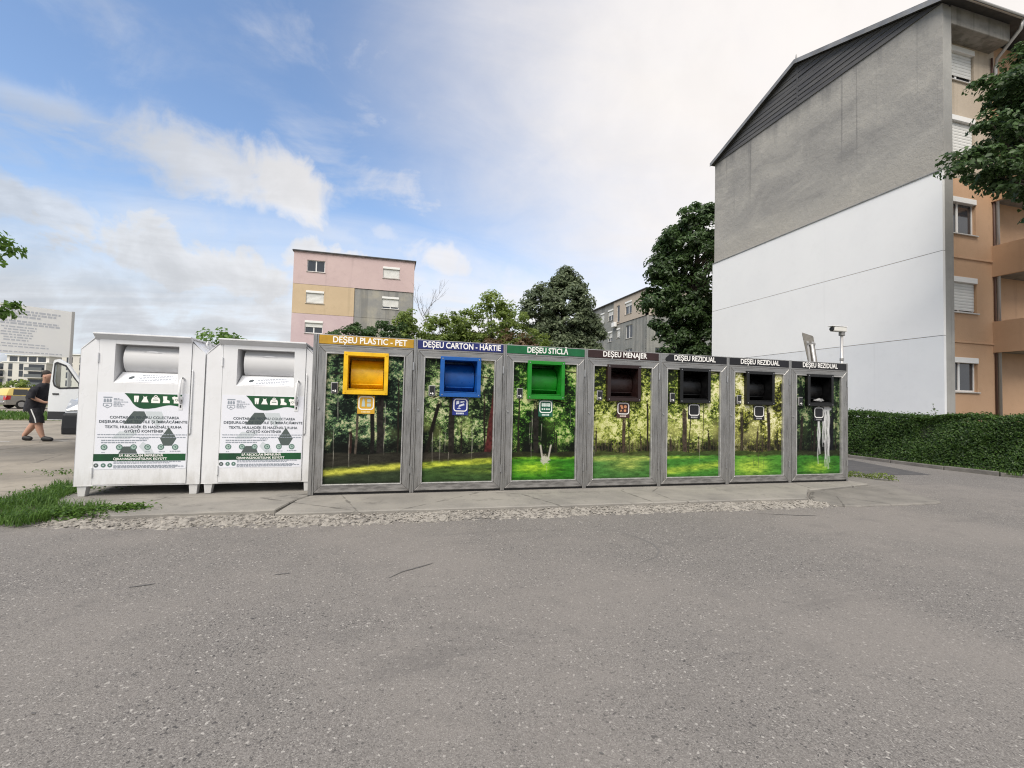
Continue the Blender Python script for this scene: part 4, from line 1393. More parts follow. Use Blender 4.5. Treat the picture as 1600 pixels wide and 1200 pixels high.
def textile(x, y, z, rz, label):
    root = empty('textile_container', (x, y, z), rz, label=label, cat='clothes container', group='white textile containers')
    W_ = 1.395
    hx0, hx1, hz0, hz1 = .372, 1.09, 1.462, 1.965
    out = [(0, .135), (W_, .135), (W_, 1.875), (1.195, 2.07), (.2, 2.07), (0, 1.875)]
    b = MB()
    n = len(out)
    b.add([(p[0], 0, p[1]) for p in out] + [(p[0], 1.15, p[1]) for p in out], [(k, (k + 1) % n, (k + 1) % n + n, k + n) for k in range(n)] + [tuple(range(2 * n - 1, n - 1, -1))])
    # front skin round the hopper opening
    hx = [(hx0, hz0), (hx1, hz0), (hx1, hz1), (hx0, hz1)]
    fv = [(p[0], 0, p[1]) for p in out] + [(p[0], 0, p[1]) for p in hx]
    b.add(fv, [(0, 1, 7, 6), (1, 2, 8, 7), (2, 3, 8), (3, 4, 9, 8), (4, 5, 9), (5, 0, 6, 9)])
    b.build('body', M['white'], root, bevel=.004)
    # door plate with the same opening
    d = MB()
    dx0, dx1, dz0, dz1 = .2, 1.238, .15, 2.025
    for (a, c, e, f) in ((dx0, hx0, dz0, dz1), (hx1, dx1, dz0, dz1), (hx0, hx1, dz0, hz0), (hx0, hx1, hz1, dz1)):
        d.box(a, c, -.009, -.0005, e, f)
    dr = d.build('door', M['white'], root)
    s = MB()
    for (a, c, e, f) in ((dx0 - .006, dx0, dz0, dz1), (dx1, dx1 + .006, dz0, dz1), (dx0, dx1, dz1, dz1 + .005)):
        s.box(a, c, -.002, 0.0, e, f)
    s.build('door_seam', SEAM, root)
    for z_ in (1.72, .25):
        MB().tube([(dx0 - .008, -.016, z_), (dx0 - .008, -.016, z_ + .12)], .012, 8).build('hinge', M['white'], root)
    # hopper: tapered well, sloping ledge, turning drum
    r = MB()
    bx0, bx1 = hx0 + .03, hx1 - .01
    r.add([(hx0, -.009, hz0), (hx0, -.009, hz1), (bx0, .3, hz1 - .01), (bx0, .3, hz0 + .12)], [(0, 1, 2, 3)])
    r.add([(hx1, -.009, hz0), (hx1, -.009, hz1), (bx1, .3, hz1 - .01), (bx1, .3, hz0 + .12)], [(3, 2, 1, 0)])
    r.add([(hx0, -.009, hz1), (hx1, -.009, hz1), (bx1, .3, hz1 - .01), (bx0, .3, hz1 - .01)], [(0, 1, 2, 3)])
    r.add([(bx0, .3, hz0), (bx1, .3, hz0), (bx1, .3, hz1), (bx0, .3, hz1)], [(0, 1, 2, 3)])
    r.build('hopper_well', M['inner_white'], root)
    le = MB().add([(hx0, -.009, hz0), (hx1, -.009, hz0), (bx1 - .002, .13, hz0 + .145), (bx0 + .002, .13, hz0 + .145)], [(0, 1, 2, 3)]).build('hopper_ledge', M['white'], root)
    dm = MB()
    cy, cz, rad = .27, 1.785, .22
    arc = [(cy + rad * math.cos(R(75 + 190 * k / 28)), cz + rad * math.sin(R(75 + 190 * k / 28))) for k in range(29)]
    dm.add([(bx0 + .035, p[0], p[1]) for p in arc] + [(bx1, p[0], p[1]) for p in arc], [(k, k + 1, k + 30, k + 29) for k in range(28)])
    dm.add([(bx0 + .035, p[0], p[1]) for p in arc], [tuple(range(29))])
    drum = smooth_by_angle(dm.build('drum', M['inner_white'], root))
    gs = MB()
    for k in range(9):
        f0, f1 = k / 9, (k + 1) / 9
        xa, xb = .66 + .2 * f0, .66 + .2 * f1
        h0, h1 = .022 * math.sin(PI * f0), .022 * math.sin(PI * f1)
        gs.add([(xa, .062, 1.872), (xb, .062, 1.872), (xb, .068, 1.872 + h1 * 1.2), (xa, .068, 1.872 + h0 * 1.2)], [(0, 1, 2, 3)])
    gs.build('grip', M['white'], drum)
    # ledge notice
    nt = MB().add([(hx0 + .05, -.0045, hz0 + .012), (hx1 - .04, -.0045, hz0 + .012), (hx1 - .05, .105, hz0 + .125), (hx0 + .07, .105, hz0 + .125)], [(0, 1, 2, 3)]).build('notice', M['poster'], le)
    pr = MB()

    def led(u, v):
        return (hx0 + .07 + u * .58, -.0052 - .0006 + v * .108 , hz0 + .0135 + v * .112)
    for v_, a, c in ((.78, .36, .95), (.58, .30, 1.0), (.38, .33, .97), (.2, .28, .9)):
        u_ = a
        while u_ < c:
            w_ = random.uniform(.02, .06)
            pr.add([led(u_, v_), led(min(u_ + w_, c), v_), led(min(u_ + w_, c), v_ + .085), led(u_, v_ + .085)], [(0, 1, 2, 3)])
            u_ += w_ + .014
    tag(pr.build('small_print', M['p_small'], nt), kind='stuff')
    em = MB()
    em.add([led(.17 + .05 * math.cos(t_ * PI / 6) + .02 * math.sin(t_ * PI / 6), .52 + .18 * math.sin(t_ * PI / 6)) for t_ in range(12)], [tuple(range(12))])
    em.build('emblem', M['p_text'], nt)
    # top plates
    lid = MB().box(.15, 1.245, -.075, 1.19, 2.076, 2.096).prismx([(-.072, 2.0755), (0.0, 2.0755), (0.0, 2.012), (-.006, 2.012)], .152, 1.243).build('lid', M['white'], root, bevel=.003)
    for s_ in (0, 1):
        if s_ == 0:
            pts = [(.203, 2.0985), (.188, 2.081), (-.004, 1.873), (-.002, 1.890)]
        else:
            pts = [(1.192, 2.0985), (1.398, 1.890), (1.40, 1.873), (1.207, 2.081)]
            pts = pts[::-1]
        MB().prism(pts, .002, 1.18).build('roof_flank', M['white'], root)
    lg = MB().tube([(1.29, .35, 1.99), (1.29, .35, 2.06), (1.30, .37, 2.09), (1.31, .41, 2.09), (1.31, .43, 2.05), (1.31, .43, 1.97)], .013, 7)
    lg.build('lifting_lug', M['white'], root, smooth=True)
    # handle, lock, side seam bar
    MB().tube([(1.165, -.009, 1.535), (1.158, -.045, 1.548), (1.14, -.062, 1.52), (1.132, -.062, 1.32), (1.134, -.05, 1.25), (1.138, -.02, 1.22), (1.14, -.009, 1.205)], [.012, .015, .017, .017, .016, .014, .013], 8).build('handle', M['white'], root, smooth=True)
    lp = MB().box(1.115, 1.165, -.016, -.009, 1.12, 1.30).build('lock_plate', M['white'], root, bevel=.002)
    MB().box(1.131, 1.148, -.0185, -.016, 1.15, 1.186).build('keyhole', M['black'], lp)
    MB().box(1.128, 1.158, -.0185, -.016, 1.21, 1.26).build('grip_inset', M['sheet'], lp)
    MB().tube([(1.25, -.004, 1.66), (1.262, -.012, 1.64), (1.262, -.012, .82), (1.25, -.004, .79)], .007, 6).build('door_rod', M['white'], root, smooth=True)
    # feet
    for (xa, xb, sl) in ((.03, .135, 1), (1.27, 1.375, -1)):
        for yy in (.02, 1.03):
            ft = MB()
            i1, i2 = (.012, .02) if sl > 0 else (.008, .012)
            ft.add([(xa + i1, yy, 0), (xb - i2, yy, 0), (xb - i2, yy + .09, 0), (xa + i1, yy + .09, 0), (xa, yy - .01, .14), (xb, yy - .01, .14), (xb, yy + .1, .14), (xa, yy + .1, .14)],
                   [(0, 3, 2, 1), (4, 5, 6, 7), (0, 1, 5, 4), (1, 2, 6, 5), (2, 3, 7, 6), (3, 0, 4, 7)])
            ft.build('leg', M['white'], root, bevel=.003)
    # ---------- poster
    px0, px1, pz0, pz1 = .212, 1.232, .345, 1.332
    po = MB().prism([(px0, pz0), (px1, pz0), (px1, pz1), (px0, pz1)], -.0115, -.0085).build('poster', M['poster'], root)

    def U(x_, y_):
        return (px0 + (x_ - 70) / 1045 * (px1 - px0), pz1 - (y_ - 108) / 892 * (pz1 - pz0))
    L1, L2, L3 = -.0128, -.0141, -.0154
    curve = [(365, 112)] + [(1030, 116), (1030, 268), (960, 252), (900, 245), (850, 250), (790, 264), (720, 282), (650, 291), (590, 292), (540, 283), (500, 263), (465, 230), (430, 180), (395, 140)]
    MB().flat([U(*p) for p in curve][::-1], L1).build('green_band', M['p_green'], po)
    ic = [[(475, 140), (532, 140), (530, 170), (524, 215), (508, 215), (503, 170), (498, 215), (482, 215), (476, 170)],
          [(580, 138), (590, 150), (615, 150), (625, 138), (622, 165), (645, 215), (560, 215), (585, 165)],
          None,
          [(808, 140), (858, 140), (856, 180), (890, 195), (890, 220), (808, 220), (815, 190)],
          [(915, 150), (945, 138), (958, 146), (976, 146), (990, 138), (1020, 152), (1010, 178), (998, 174), (998, 222), (938, 222), (938, 174), (925, 178)]]
    for k, p in enumerate(ic):
        b = MB()
        if p is None:
            b.flat([U(*q) for q in [(675, 222), (775, 222), (776, 185), (765, 160), (740, 148), (710, 148), (685, 160), (674, 185)]], L2)
            ring_poly(b, [U(725 + 24 * math.cos(t_), 150 - 20 * math.sin(t_)) for t_ in [PI * q / 8 for q in range(16)]], [U(725 + 15 * math.cos(t_), 150 - 12 * math.sin(t_)) for t_ in [PI * q / 8 for q in range(16)]], L2)
            b.build('pictogram', M['white_print'], po)
            MB().flat([U(695, 190), U(755, 190), U(755, 182), U(695, 182)], L3).build('pictogram_mark', M['p_green'], po)
            continue
        b.flat([U(*q) for q in p][::-1], L2)
        b.build('pictogram', M['white_print'], po)
        if k == 4:
            MB().ring(*U(968, 182), .012, .016, L3, 12).build('pictogram_mark', M['p_green'], po)
    # coat of arms and address lines
    cr_ = MB()
    cr_.flat([U(*q) for q in [(133, 172), (232, 172), (232, 158), (133, 158)]], L1)
    for cx_ in (150, 182, 214):
        cr_.flat([U(*q) for q in [(cx_ - 12, 222), (cx_ + 12, 222), (cx_ + 12, 190), (cx_, 178), (cx_ - 12, 190)]], L1)
    ring_poly(cr_, [U(*q) for q in [(132, 232), (180, 232), (232, 232), (232, 265), (182, 292), (132, 265)]], [U(*q) for q in [(140, 238), (180, 238), (224, 238), (224, 262), (182, 284), (140, 262)]], L1)
    cr_.flat([U(*q) for q in [(155, 270), (205, 262), (175, 246)]], L1)
    cr_.build('coat_of_arms', M['p_small'], po)
    for (pl, m_) in (([(370, 470), (570, 470), (635, 390), (600, 322), (480, 322), (440, 372)], 'p_dark'), ([(797, 640), (840, 727), (940, 727), (990, 640), (895, 505)], 'p_dark'),
                     ([(330, 818), (545, 818), (510, 735), (385, 735)], 'p_dark'), ([(640, 395), (760, 500), (835, 405), (800, 322), (612, 322)], 'p_pale'),
                     ([(250, 642), (450, 642), (545, 560), (330, 560)], 'p_pale'), ([(560, 735), (640, 818), (735, 818), (690, 735), (600, 680)], 'p_pale')):
        MB().flat([U(*q) for q in pl], L1).build('arrow_block', M[m_], po)

    def line(txt, xa, xb, yc, cap, m_, bold, lay):
        xm, zc = U((xa + xb) / 2, yc)
        wd = (xb - xa) / 1045 * (px1 - px0)
        lettering(txt, cap / 892 * (pz1 - pz0) * 1.42, m_, po, xm, lay, zc, bold=bold, width=wd, depth=.0002)
    line('CONTAINER PENTRU COLECTAREA', 215, 1010, 397, 30, M['p_text'], .012, L2)
    line('DEȘEURILOR DE TEXTILE ȘI ÎMBRĂCĂMINTE', 100, 1108, 447, 30, M['p_text'], .012, L2)
    line('TEXTIL HULLADÉK ÉS HASZNÁLT RUHA', 165, 1045, 508, 30, M['p_text'], .012, L2)
    line('GYŰJTŐ KONTÉNER', 385, 835, 558, 30, M['p_text'], .012, L2)
    MB().flat([U(57, 905), U(1108, 905), U(1108, 822), U(57, 822)], L1).build('footer_band', M['p_green'], po)
    line('SĂ RECICLĂM ÎMPREUNĂ', 340, 845, 843, 25, M['white_print'], .022, L2)
    line('ÚJRAHASZNOSÍTSUNK EGYÜTT', 280, 890, 882, 25, M['white_print'], .022, L2)
    gx = random.Random(9)
    b = MB()
    for (xa, xb, yc, hh) in ((90, 1110, 597, 9), (90, 1110, 628, 9), (560, 665, 645, 8), (135, 645, 664, 11), (135, 525, 689, 11), (285, 1055, 914, 9), (285, 920, 929, 8), (285, 1020, 958, 9), (285, 1090, 970, 9), (285, 1000, 983, 8),
                             (250, 310, 178, 8), (250, 365, 192, 8), (250, 415, 216, 8), (250, 330, 230, 8), (250, 370, 248, 8), (250, 350, 264, 8), (145, 180, 803, 7), (630, 690, 797, 7), (790, 860, 797, 7), (920, 1045, 792, 8)):
        x_ = xa
        while x_ < xb - 6:
            w_ = gx.uniform(14, 46)
            b.flat([U(x_, yc + hh / 2), U(min(x_ + w_, xb), yc + hh / 2), U(min(x_ + w_, xb), yc - hh / 2), U(x_, yc - hh / 2)], L2)
            x_ += w_ + 7
    tag(b.build('small_print', M['p_small'], po), kind='stuff')
    for k, cx_ in enumerate((170, 340, 500, 660, 812, 980)):
        c_ = U(cx_, 743)
        ro = MB().ring(c_[0], c_[1], .026, .037, L2, 18)
        ro.flat([(c_[0] - .012, c_[1] + .012), (c_[0] + .014, c_[1] + .012), (c_[0] + .006, c_[1] - .014)][::-1], L2)
        MB().disc(c_[0], c_[1], .030, L1 - .0005, 16).build('circle_mark', M['p_circ2'], po)
        ro.build('circle_mark', M['p_circ'], po)
    for cx_ in (92, 172, 245):
        c_ = U(cx_, 953)
        MB().disc(c_[0], c_[1], .027, L1, 16).build('circle_mark', M['p_dark' if cx_ == 92 else 'p_circ'], po)
        MB().flat([(c_[0] - .012, c_[1] - .006), (c_[0] + .012, c_[1] - .006), (c_[0], c_[1] + .013)], L2).build('circle_mark', M['p_pale'], po)
    return root


textile(-3.805, 7.13, .0566, R(0.2), 'white steel textile container next to the grass, left of the pair')
textile(-2.385, 7.12, .0606, R(0.6), 'white steel textile container next to the yellow cabinet, right of the pair')


# ================================================================== buildings
def plaster(name, c1, c2, scale=0.6, stretch=(1, 1, 1), amt=(.35, .7), rough=.9, bump=.25, bscale=25, drip=None, blot=.35):
    m = mat(name, c1, rough, 0, .2)
    t = NT(m)
    w = t.co('World', stretch)
    c = t.mix(t.ramp(t.noise(w, scale, 7, .62), *amt), c1, c2)
    c = t.mix(t.ramp(t.noise(t.co('World'), scale * 7, 5, .6), .5, .8, 0, blot), c, tuple(k * .72 for k in c1))
    if drip:
        dn = t.noise(t.co('World', (1.6, 1.6, .07)), drip[0], 4, .6)
        c = t.mix(t.ramp(dn, drip[1], drip[1] + .12, 0, drip[2]), c, tuple(k * .42 for k in c1))
    t.color(c)
    t.bump(t.noise(t.co('World'), bscale, 5, .65), bump, .02)
    return m


M['pink'] = plaster('pink_render', (.55, .43, .42), (.51, .395, .39), .5, drip=(1.3, .58, .16))
M['pink_pale'] = plaster('pale_pink_render', (.55, .44, .45), (.50, .39, .41), .5)
M['ochre'] = plaster('ochre_render', (.55, .43, .29), (.51, .395, .265), .5, drip=(1.3, .58, .16))
M['old_grey'] = plaster('old_grey_render', (.25, .25, .245), (.36, .34, .29), .9, drip=(1.1, .5, .35))
M['panel_grey'] = plaster('panel_grey', (.22, .23, .225), (.30, .295, .275), .5, drip=(.9, .5, .4))
M['beige'] = plaster('beige_render', (.46, .40, .34), (.42, .365, .31), .5, drip=(1.3, .6, .12))
M['gable_plain'] = plaster('gable_grey_render', (.25, .242, .235), (.33, .315, .295), .5, (1, .35, 1.5), (.36, .68), bump=.7, bscale=6, drip=(.8, .66, .25))
M['gable_white'] = plaster('gable_white_render', (.80, .80, .80), (.77, .77, .775), .4, bump=.10, bscale=60, drip=(.9, .66, .08), blot=.10)
M['gable_white_low'] = plaster('gable_lower_render', (.74, .75, .765), (.70, .71, .73), .5, bump=.12, bscale=60, drip=(.9, .6, .10), blot=.14)
def gable_mat():
    m = mat('gable_grey_render', (.27, .26, .25), .93, 0, .15)
    t = NT(m)
    w = t.co('World')
    strata = t.noise(t.co('World', (1, .5, 1.0)), .8, 8, .62, .5)
    blot = t.noise(t.co('World', (1, .6, 1)), .45, 6, .6)
    c = t.mix(t.ramp(blot, .3, .7), (.285, .275, .262), (.36, .345, .32))
    c = t.mix(t.ramp(strata, .48, .66, 0, .7), c, (.42, .40, .365))
    c = t.mix(t.ramp(strata, .48, .30, 0, .5), c, (.185, .182, .18))
    pos = t.n('ShaderNodeSeparateXYZ')
    t.t.links.new(w, pos.inputs[0])
    # rain grime washed from the eaves, pale repaired strip at the bottom
    up_ = t.math('ADD', pos.outputs[2], t.math('MULTIPLY', t.noise(t.co('World', (1, .8, .12)), 1.3, 5, .65), 3.4))
    c = t.mix(t.ramp(up_, 15.6, 17.2, 0, .7), c, (.13, .13, .135))
    lo_ = t.math('ADD', pos.outputs[2], t.math('MULTIPLY', t.noise(t.co('World', (1, .5, .8)), .9, 5, .6), 3.0))
    c = t.mix(t.ramp(lo_, 12.6, 10.6, 0, .55), c, (.42, .395, .35))
    dr_ = t.noise(t.co('World', (1, 3.4, .05)), 1.0, 3, .5)
    c = t.mix(t.math('MULTIPLY', t.ramp(dr_, .62, .69, 0, .45), t.ramp(pos.outputs[2], 10.6, 12.6)), c, (.11, .11, .112))
    c = t.mix(t.ramp(t.noise(w, 16, 5, .7), .52, .75, 0, .4), c, (.19, .185, .18))
    t.color(c)
    t.bump(t.noise(w, 5, 7, .7), .5, .05)
    return m


M['gable_grey'] = gable_mat()
M['pilaster'] = plaster('concrete_pilaster', (.34, .335, .32), (.27, .268, .26), .8, drip=(1.5, .55, .3))
M['orange'] = plaster('orange_render', (.52, .34, .22), (.48, .31, .195), .5, drip=(1.4, .6, .15))
M['cream'] = plaster('cream_render', (.48, .41, .33), (.42, .36, .29), .6, drip=(1.4, .55, .25))
M['raw'] = plaster('raw_concrete', (.30, .285, .26), (.20, .19, .175), 1.4, drip=(1.8, .5, .5))
M['roof_dark'] = worn('roof_dark', (.055, .055, .06), (.085, .082, .08), 1.2, .75, kind='World')
M['board'] = worn('weathered_board', (.065, .065, .072), (.11, .107, .105), 2.2, .85, stretch=(1, .3, 4), kind='World', bump=.3, bscale=30)
M['pvc'] = mat('white_pvc', (.74, .74, .73), .4)
M['shutter'] = worn('roller_shutter', (.66, .66, .64), (.58, .58, .56), 2, .55, kind='World')
M['pane'] = mat('window_glass', (.035, .04, .048), .06, 0, .8)
M['curtain'] = mat('net_curtain', (.32, .34, .36), .8)
M['sill'] = mat('sill_metal', (.52, .50, .47), .5, .2)
M['zinc'] = mat('zinc_pipe', (.48, .47, .46), .4, .5)
M['dark_brown'] = mat('dark_brown', (.10, .055, .045), .5)
M['farwhite'] = plaster('far_white_render', (.62, .60, .56), (.57, .55, .52), .3)
M['railglass'] = mat('balcony_rail', (.12, .13, .14), .3)


def wall(name, w, h, holes, m, parent, loc, rz=0.0, depth=.14, thick=.25):
    """wall in its own x,z plane facing -y with real openings; holes are (x0,x1,z0,z1)"""
    xs_ = sorted({0.0, w, *[q for hh in holes for q in hh[:2]]})
    zs_ = sorted({0.0, h, *[q for hh in holes for q in hh[2:4]]})
    b = MB()
    for i in range(len(xs_) - 1):
        for j in range(len(zs_) - 1):
            xm, zm = (xs_[i] + xs_[i + 1]) / 2, (zs_[j] + zs_[j + 1]) / 2
            if any(q[0] < xm < q[1] and q[2] < zm < q[3] for q in holes):
                continue
            b.add([(xs_[i], 0, zs_[j]), (xs_[i + 1], 0, zs_[j]), (xs_[i + 1], 0, zs_[j + 1]), (xs_[i], 0, zs_[j + 1])], [(0, 1, 2, 3)])
    for (x0, x1, z0, z1) in holes:
        c = [(x0, z0), (x1, z0), (x1, z1), (x0, z1)]
        for k in range(4):
            q = (k + 1) % 4
            b.add([(c[k][0], 0, c[k][1]), (c[q][0], 0, c[q][1]), (c[q][0], depth, c[q][1]), (c[k][0], depth, c[k][1])], [(3, 2, 1, 0)])
    b.add([(0, 0, 0), (0, 0, h), (0, thick, h), (0, thick, 0)], [(0, 1, 2, 3)])
    b.add([(w, 0, 0), (w, 0, h), (w, thick, h), (w, thick, 0)], [(3, 2, 1, 0)])
    b.add([(0, 0, h), (w, 0, h), (w, thick, h), (0, thick, h)], [(0, 1, 2, 3)])
    o = b.build(name, m, parent)
    o.location = loc
    o.rotation_euler = (0, 0, rz)
    return o


def window(parent, loc, rz, w, h, shut=0.0, box=True, sill=True, cols=2, depth=.10, pane='pane', curtain=False):
    """loc is the lower left corner of the opening on the wall face"""
    f = MB()
    t_ = .055
    d0, d1 = depth, depth + .05
    f.box(0, w, d0, d1, 0, t_).box(0, w, d0, d1, h - t_, h).box(0, t_, d0, d1, t_, h - t_).box(w - t_, w, d0, d1, t_, h - t_)
    for k in range(1, cols):
        f.box(w * k / cols - .045, w * k / cols + .045, d0 - .004, d1 - .002, t_, h - t_)
    o = f.build('window', M['pvc'], parent)
    o.location = loc
    o.rotation_euler = (0, 0, rz)
    for k in range(cols):
        a, c = w * k / cols + .045, w * (k + 1) / cols - .045
        MB().box(a, c, d0 + .02, d0 + .03, t_, h - t_).build('pane', M[pane], o)
    if curtain:
        MB().box(.06, w - .06, d0 + .052, d0 + .056, t_, h - t_).build('curtain', M['curtain'], o)
    if box:
        MB().box(-.01, w + .01, -.035, depth + .02, h - .16, h + .03).build('shutter_box', M['pvc'], o, bevel=.01)
    if shut > 0:
        n = max(3, int(shut * h / .12))
        s = MB()
        z1 = h - (.16 if box else t_)
        L = shut * (z1 - .03)
        for k in range(n):
            za = z1 - L * (k + 1) / n
            s.prismx([(d0 - .03, za), (d0 - .012, za), (d0 - .012, za + L / n - .004), (d0 - .024, za + L / n - .004), (d0 - .034, za + L / n * .5)], .02, w - .02)
        s.build('roller_shutter', M['shutter'], o)
    if sill:
        MB().box(-.06, w + .06, -.06, depth, -.045, -.005).build('sill', M['sill'], o, bevel=.006)
    return o


# ------------------------------------------------------------------ pink block, far left of centre
pb = empty('apartment_block', (-8.2, 43, 0), 0, label='pink and ochre apartment block with white shutters behind the bushes', cat='building')
Wp = 10.15
rows = {3: (12.2, 13.2), 2: (9.45, 10.5), 1: (6.85, 7.9), 0: (4.1, 5.15)}
lw, rw = (1.08, 2.52), (7.4, 8.85)


def hol(z0, *r):
    return [(a, c, e - z0, f - z0) for (a, c, e, f) in r]


wall('wall_panel', Wp, 2.78, hol(11.07, (*lw, *rows[3]), (*rw, *rows[3])), M['pink'], pb, (0, 0, 11.07))
wall('wall_panel', 5.02, 2.53, hol(8.52, (*lw, *rows[2])), M['ochre'], pb, (0, 0, 8.52))
rs = (rw[0] - 5.03, rw[1] - 5.03)
wall('wall_panel', Wp - 5.04, 2.53, hol(8.52, (*rs, *rows[2])), M['old_grey'], pb, (5.03, .06, 8.52))
wall('wall_panel', Wp - 5.04, 8.5, hol(0, (*rs, *rows[1]), (*rs, *rows[0])), M['old_grey'], pb, (5.03, .06, 0))
wall('wall_panel', 5.02, 8.5, hol(0, (*lw, *rows[1]), (*lw, *rows[0])), M['pink_pale'], pb, (0, 0, 0))
MB().box(.02, Wp - .02, .3, 24, 0, 13.8).build('wall', M['old_grey'], pb)
wall('wall_panel', 23.7, 13.82, [], M['pink'], pb, (Wp + .004, .25, 0), R(90))
MB().box(-.12, Wp + .14, -.14, 24.1, 13.86, 13.98).build('roof_slab', M['roof_dark'], pb, bevel=.02)
MB().box(-.04, Wp + .05, -.05, 24.0, 13.80, 13.86).build('cornice', M['pink_pale'], pb)
for (a, r, sh, bx, cu, y) in ((lw, 3, 0, 0, True, 0), (rw, 3, .97, 1, False, 0), (lw, 2, .97, 1, False, 0), (rw, 2, .82, 1, False, .06), (lw, 1, .42, 1, False, 0), (rw, 1, .6, 1, False, .06), (lw, 0, 0, 1, False, 0), (rw, 0, .5, 1, False, .06)):
    z0, z1 = rows[r]
    window(pb, (a[0], y, z0), 0, a[1] - a[0], z1 - z0, sh, bool(bx), True, curtain=cu)

# ------------------------------------------------------------------ grey and beige block, right of centre
gb = empty('apartment_block', (26.57, 44.3, 0), 0, label='grey concrete block with beige top corner between the two dark trees', cat='building')
# face towards -x : local x runs along -y, so place at far end and turn by -90 degrees
FarY = 26.0
def sidewin(ya, yb):
    """world y range (ya nearer) to the local x of a wall that starts at y = 44.3 + FarY and runs to 44.3"""
    return (44.3 + FarY - yb, 44.3 + FarY - ya)


sw = []
for (ya, yb, za, zb, sh) in ((47.5, 49.05, 11.85, 13.3, .3), (47.4, 48.95, 9.0, 10.55, 0), (52.15, 53.55, 11.8, 13.15, .5), (52.3, 53.5, 9.15, 10.4, .6), (54.6, 55.65, 11.75, 13.1, 1), (50.3, 51.15, 9.35, 10.5, .9), (50.35, 51.15, 11.3, 13.3, 0),
                             (58, 59.4, 11.8, 13.2, 0), (58, 59.4, 9.1, 10.4, 0), (62, 63.4, 11.8, 13.2, .5), (47.4, 48.95, 6.3, 7.8, 0), (52.2, 53.5, 6.4, 7.8, .4)):
    a, c = sidewin(ya, yb)
    sw.append((a, c, za, zb, sh))
xj = FarY - (51.9 - 44.3)
top = [q for q in sw if q[2] > 11 and q[0] > xj]
wall('wall_panel', FarY - xj, 2.85, [(a - xj, c - xj, za - 11.03, zb - 11.03) for (a, c, za, zb, _) in top], M['beige'], gb, (0, FarY - xj, 11.03), R(-90))
wall('wall_panel', xj, 2.85, [(a, c, za - 11.03, zb - 11.03) for (a, c, za, zb, _) in sw if za > 11 and a < xj], M['panel_grey'], gb, (.07, FarY, 11.03), R(-90))
wall('wall_panel', FarY, 11.02, [(a, c, za, zb) for (a, c, za, zb, _) in sw if za < 11], M['panel_grey'], gb, (.07, FarY, 0), R(-90))
for (a, c, za, zb, sh) in sw:
    window(gb, (.0 if (za > 11 and a > xj) else .07, FarY - a, za), R(-90), c - a, zb - za, sh, sh > 0, True, 1 if c - a < .95 else 2)
ac = MB().box(-.35, -.02, 7.9 - 1.2, 7.9 - .4 - .0, 10.75, 11.3).build('air_conditioner', M['pvc'], gb, bevel=.03)
fw = [(1.15, 2.55, 8.9, 10.3, 0.0), (1.15, 2.55, 6.1, 7.6, 0.0), (5.2, 6.6, 8.9, 10.3, .5), (5.2, 6.6, 6.1, 7.6, .5)]
fw2 = [(5.2, 6.6, 11.9, 13.2, .6)]
wall('wall_panel', 11.5, 2.85, [(a, c, e - 11.03, f - 11.03) for (a, c, e, f, _) in fw2], M['beige'], gb, (0, 0, 11.03), 0)
wall('wall_panel', 11.43, 11.02, [(a - .07, c - .07, e, f) for (a, c, e, f, _) in fw], M['panel_grey'], gb, (.07, .07, 0), 0)
for (a, c, e, f, sh) in fw + fw2:
    window(gb, (a, .07 if e < 11 else 0, e), 0, c - a, f - e, sh, sh > 0)
MB().box(.3, 11.4, .3, FarY - .1, 0, 13.8).build('wall', M['panel_grey'], gb)
MB().box(-.15, 11.65, -.15, FarY + .1, 13.89, 14.02).build('roof_slab', M['roof_dark'], gb, bevel=.02)

# ------------------------------------------------------------------ tall block on the right
rb = empty('apartment_building', (17.34, 10.83, 0), 0, label='tall orange block whose gable is white below and bare grey above', cat='building')
GW = 21.92 - 10.83


def gable(name, z0, z1, m, x, dy=0.0):
    return wall(name, GW + dy, z1 - z0, [], m, rb, (x, GW + dy, z0), R(-90), thick=.3)


gable('gable_panel', 0, 3.855, M['gable_white_low'], -.085)
gable('gable_panel', 3.87, 6.63, M['gable_white'], -.09, .03)
gable('gable_panel', 6.645, 9.3, M['gable_white'], -.088, .03)
gable('gable_render', 9.3, 14.95, M['gable_grey'], 0)
MB().box(-.12, .0, -.01, GW + .04, 9.3, 9.33).build('drip_edge', M['sheet'], rb)
MB().box(.3, 11.5, .75, GW - .02, 0, 14.9).build('wall', M['orange'], rb)
# end pilaster along the facade corner
MB().box(.004, .40, -.003, .6, 0, 14.9).build('pilaster', M['pilaster'], rb, bevel=.01)
# boarded gable triangle
ym, za, zt = 16.45 - 10.83, 14.95, 16.87
nb = 9
for k in range(nb):
    z0, z1 = za + (zt - za) * k / nb, za + (zt - za) * (k + 1) / nb - .012
    f0, f1 = (z0 - za) / (zt - za), (z1 - za) / (zt - za)
    ya0, ya1 = ym * f0, ym * f1
    yb0, yb1 = GW - (GW - ym) * f0, GW - (GW - ym) * f1
    off = -.03 - random.uniform(0, .02)
    b = MB().add([(off, ya0, z0), (off, yb0, z0), (off + .02, yb1, z1), (off + .02, ya1, z1), (.1, ya0, z0), (.1, yb0, z0), (.1, yb1, z1), (.1, ya1, z1)],
                 [(3, 2, 1, 0), (4, 5, 6, 7), (0, 1, 5, 4), (1, 2, 6, 5), (2, 3, 7, 6), (3, 0, 4, 7)])
    b.build('board', M['board'], rb)
MB().box(-.045, -.03, ym - .04, ym + .04, za, zt - .1).build('batten', M['board'], rb)
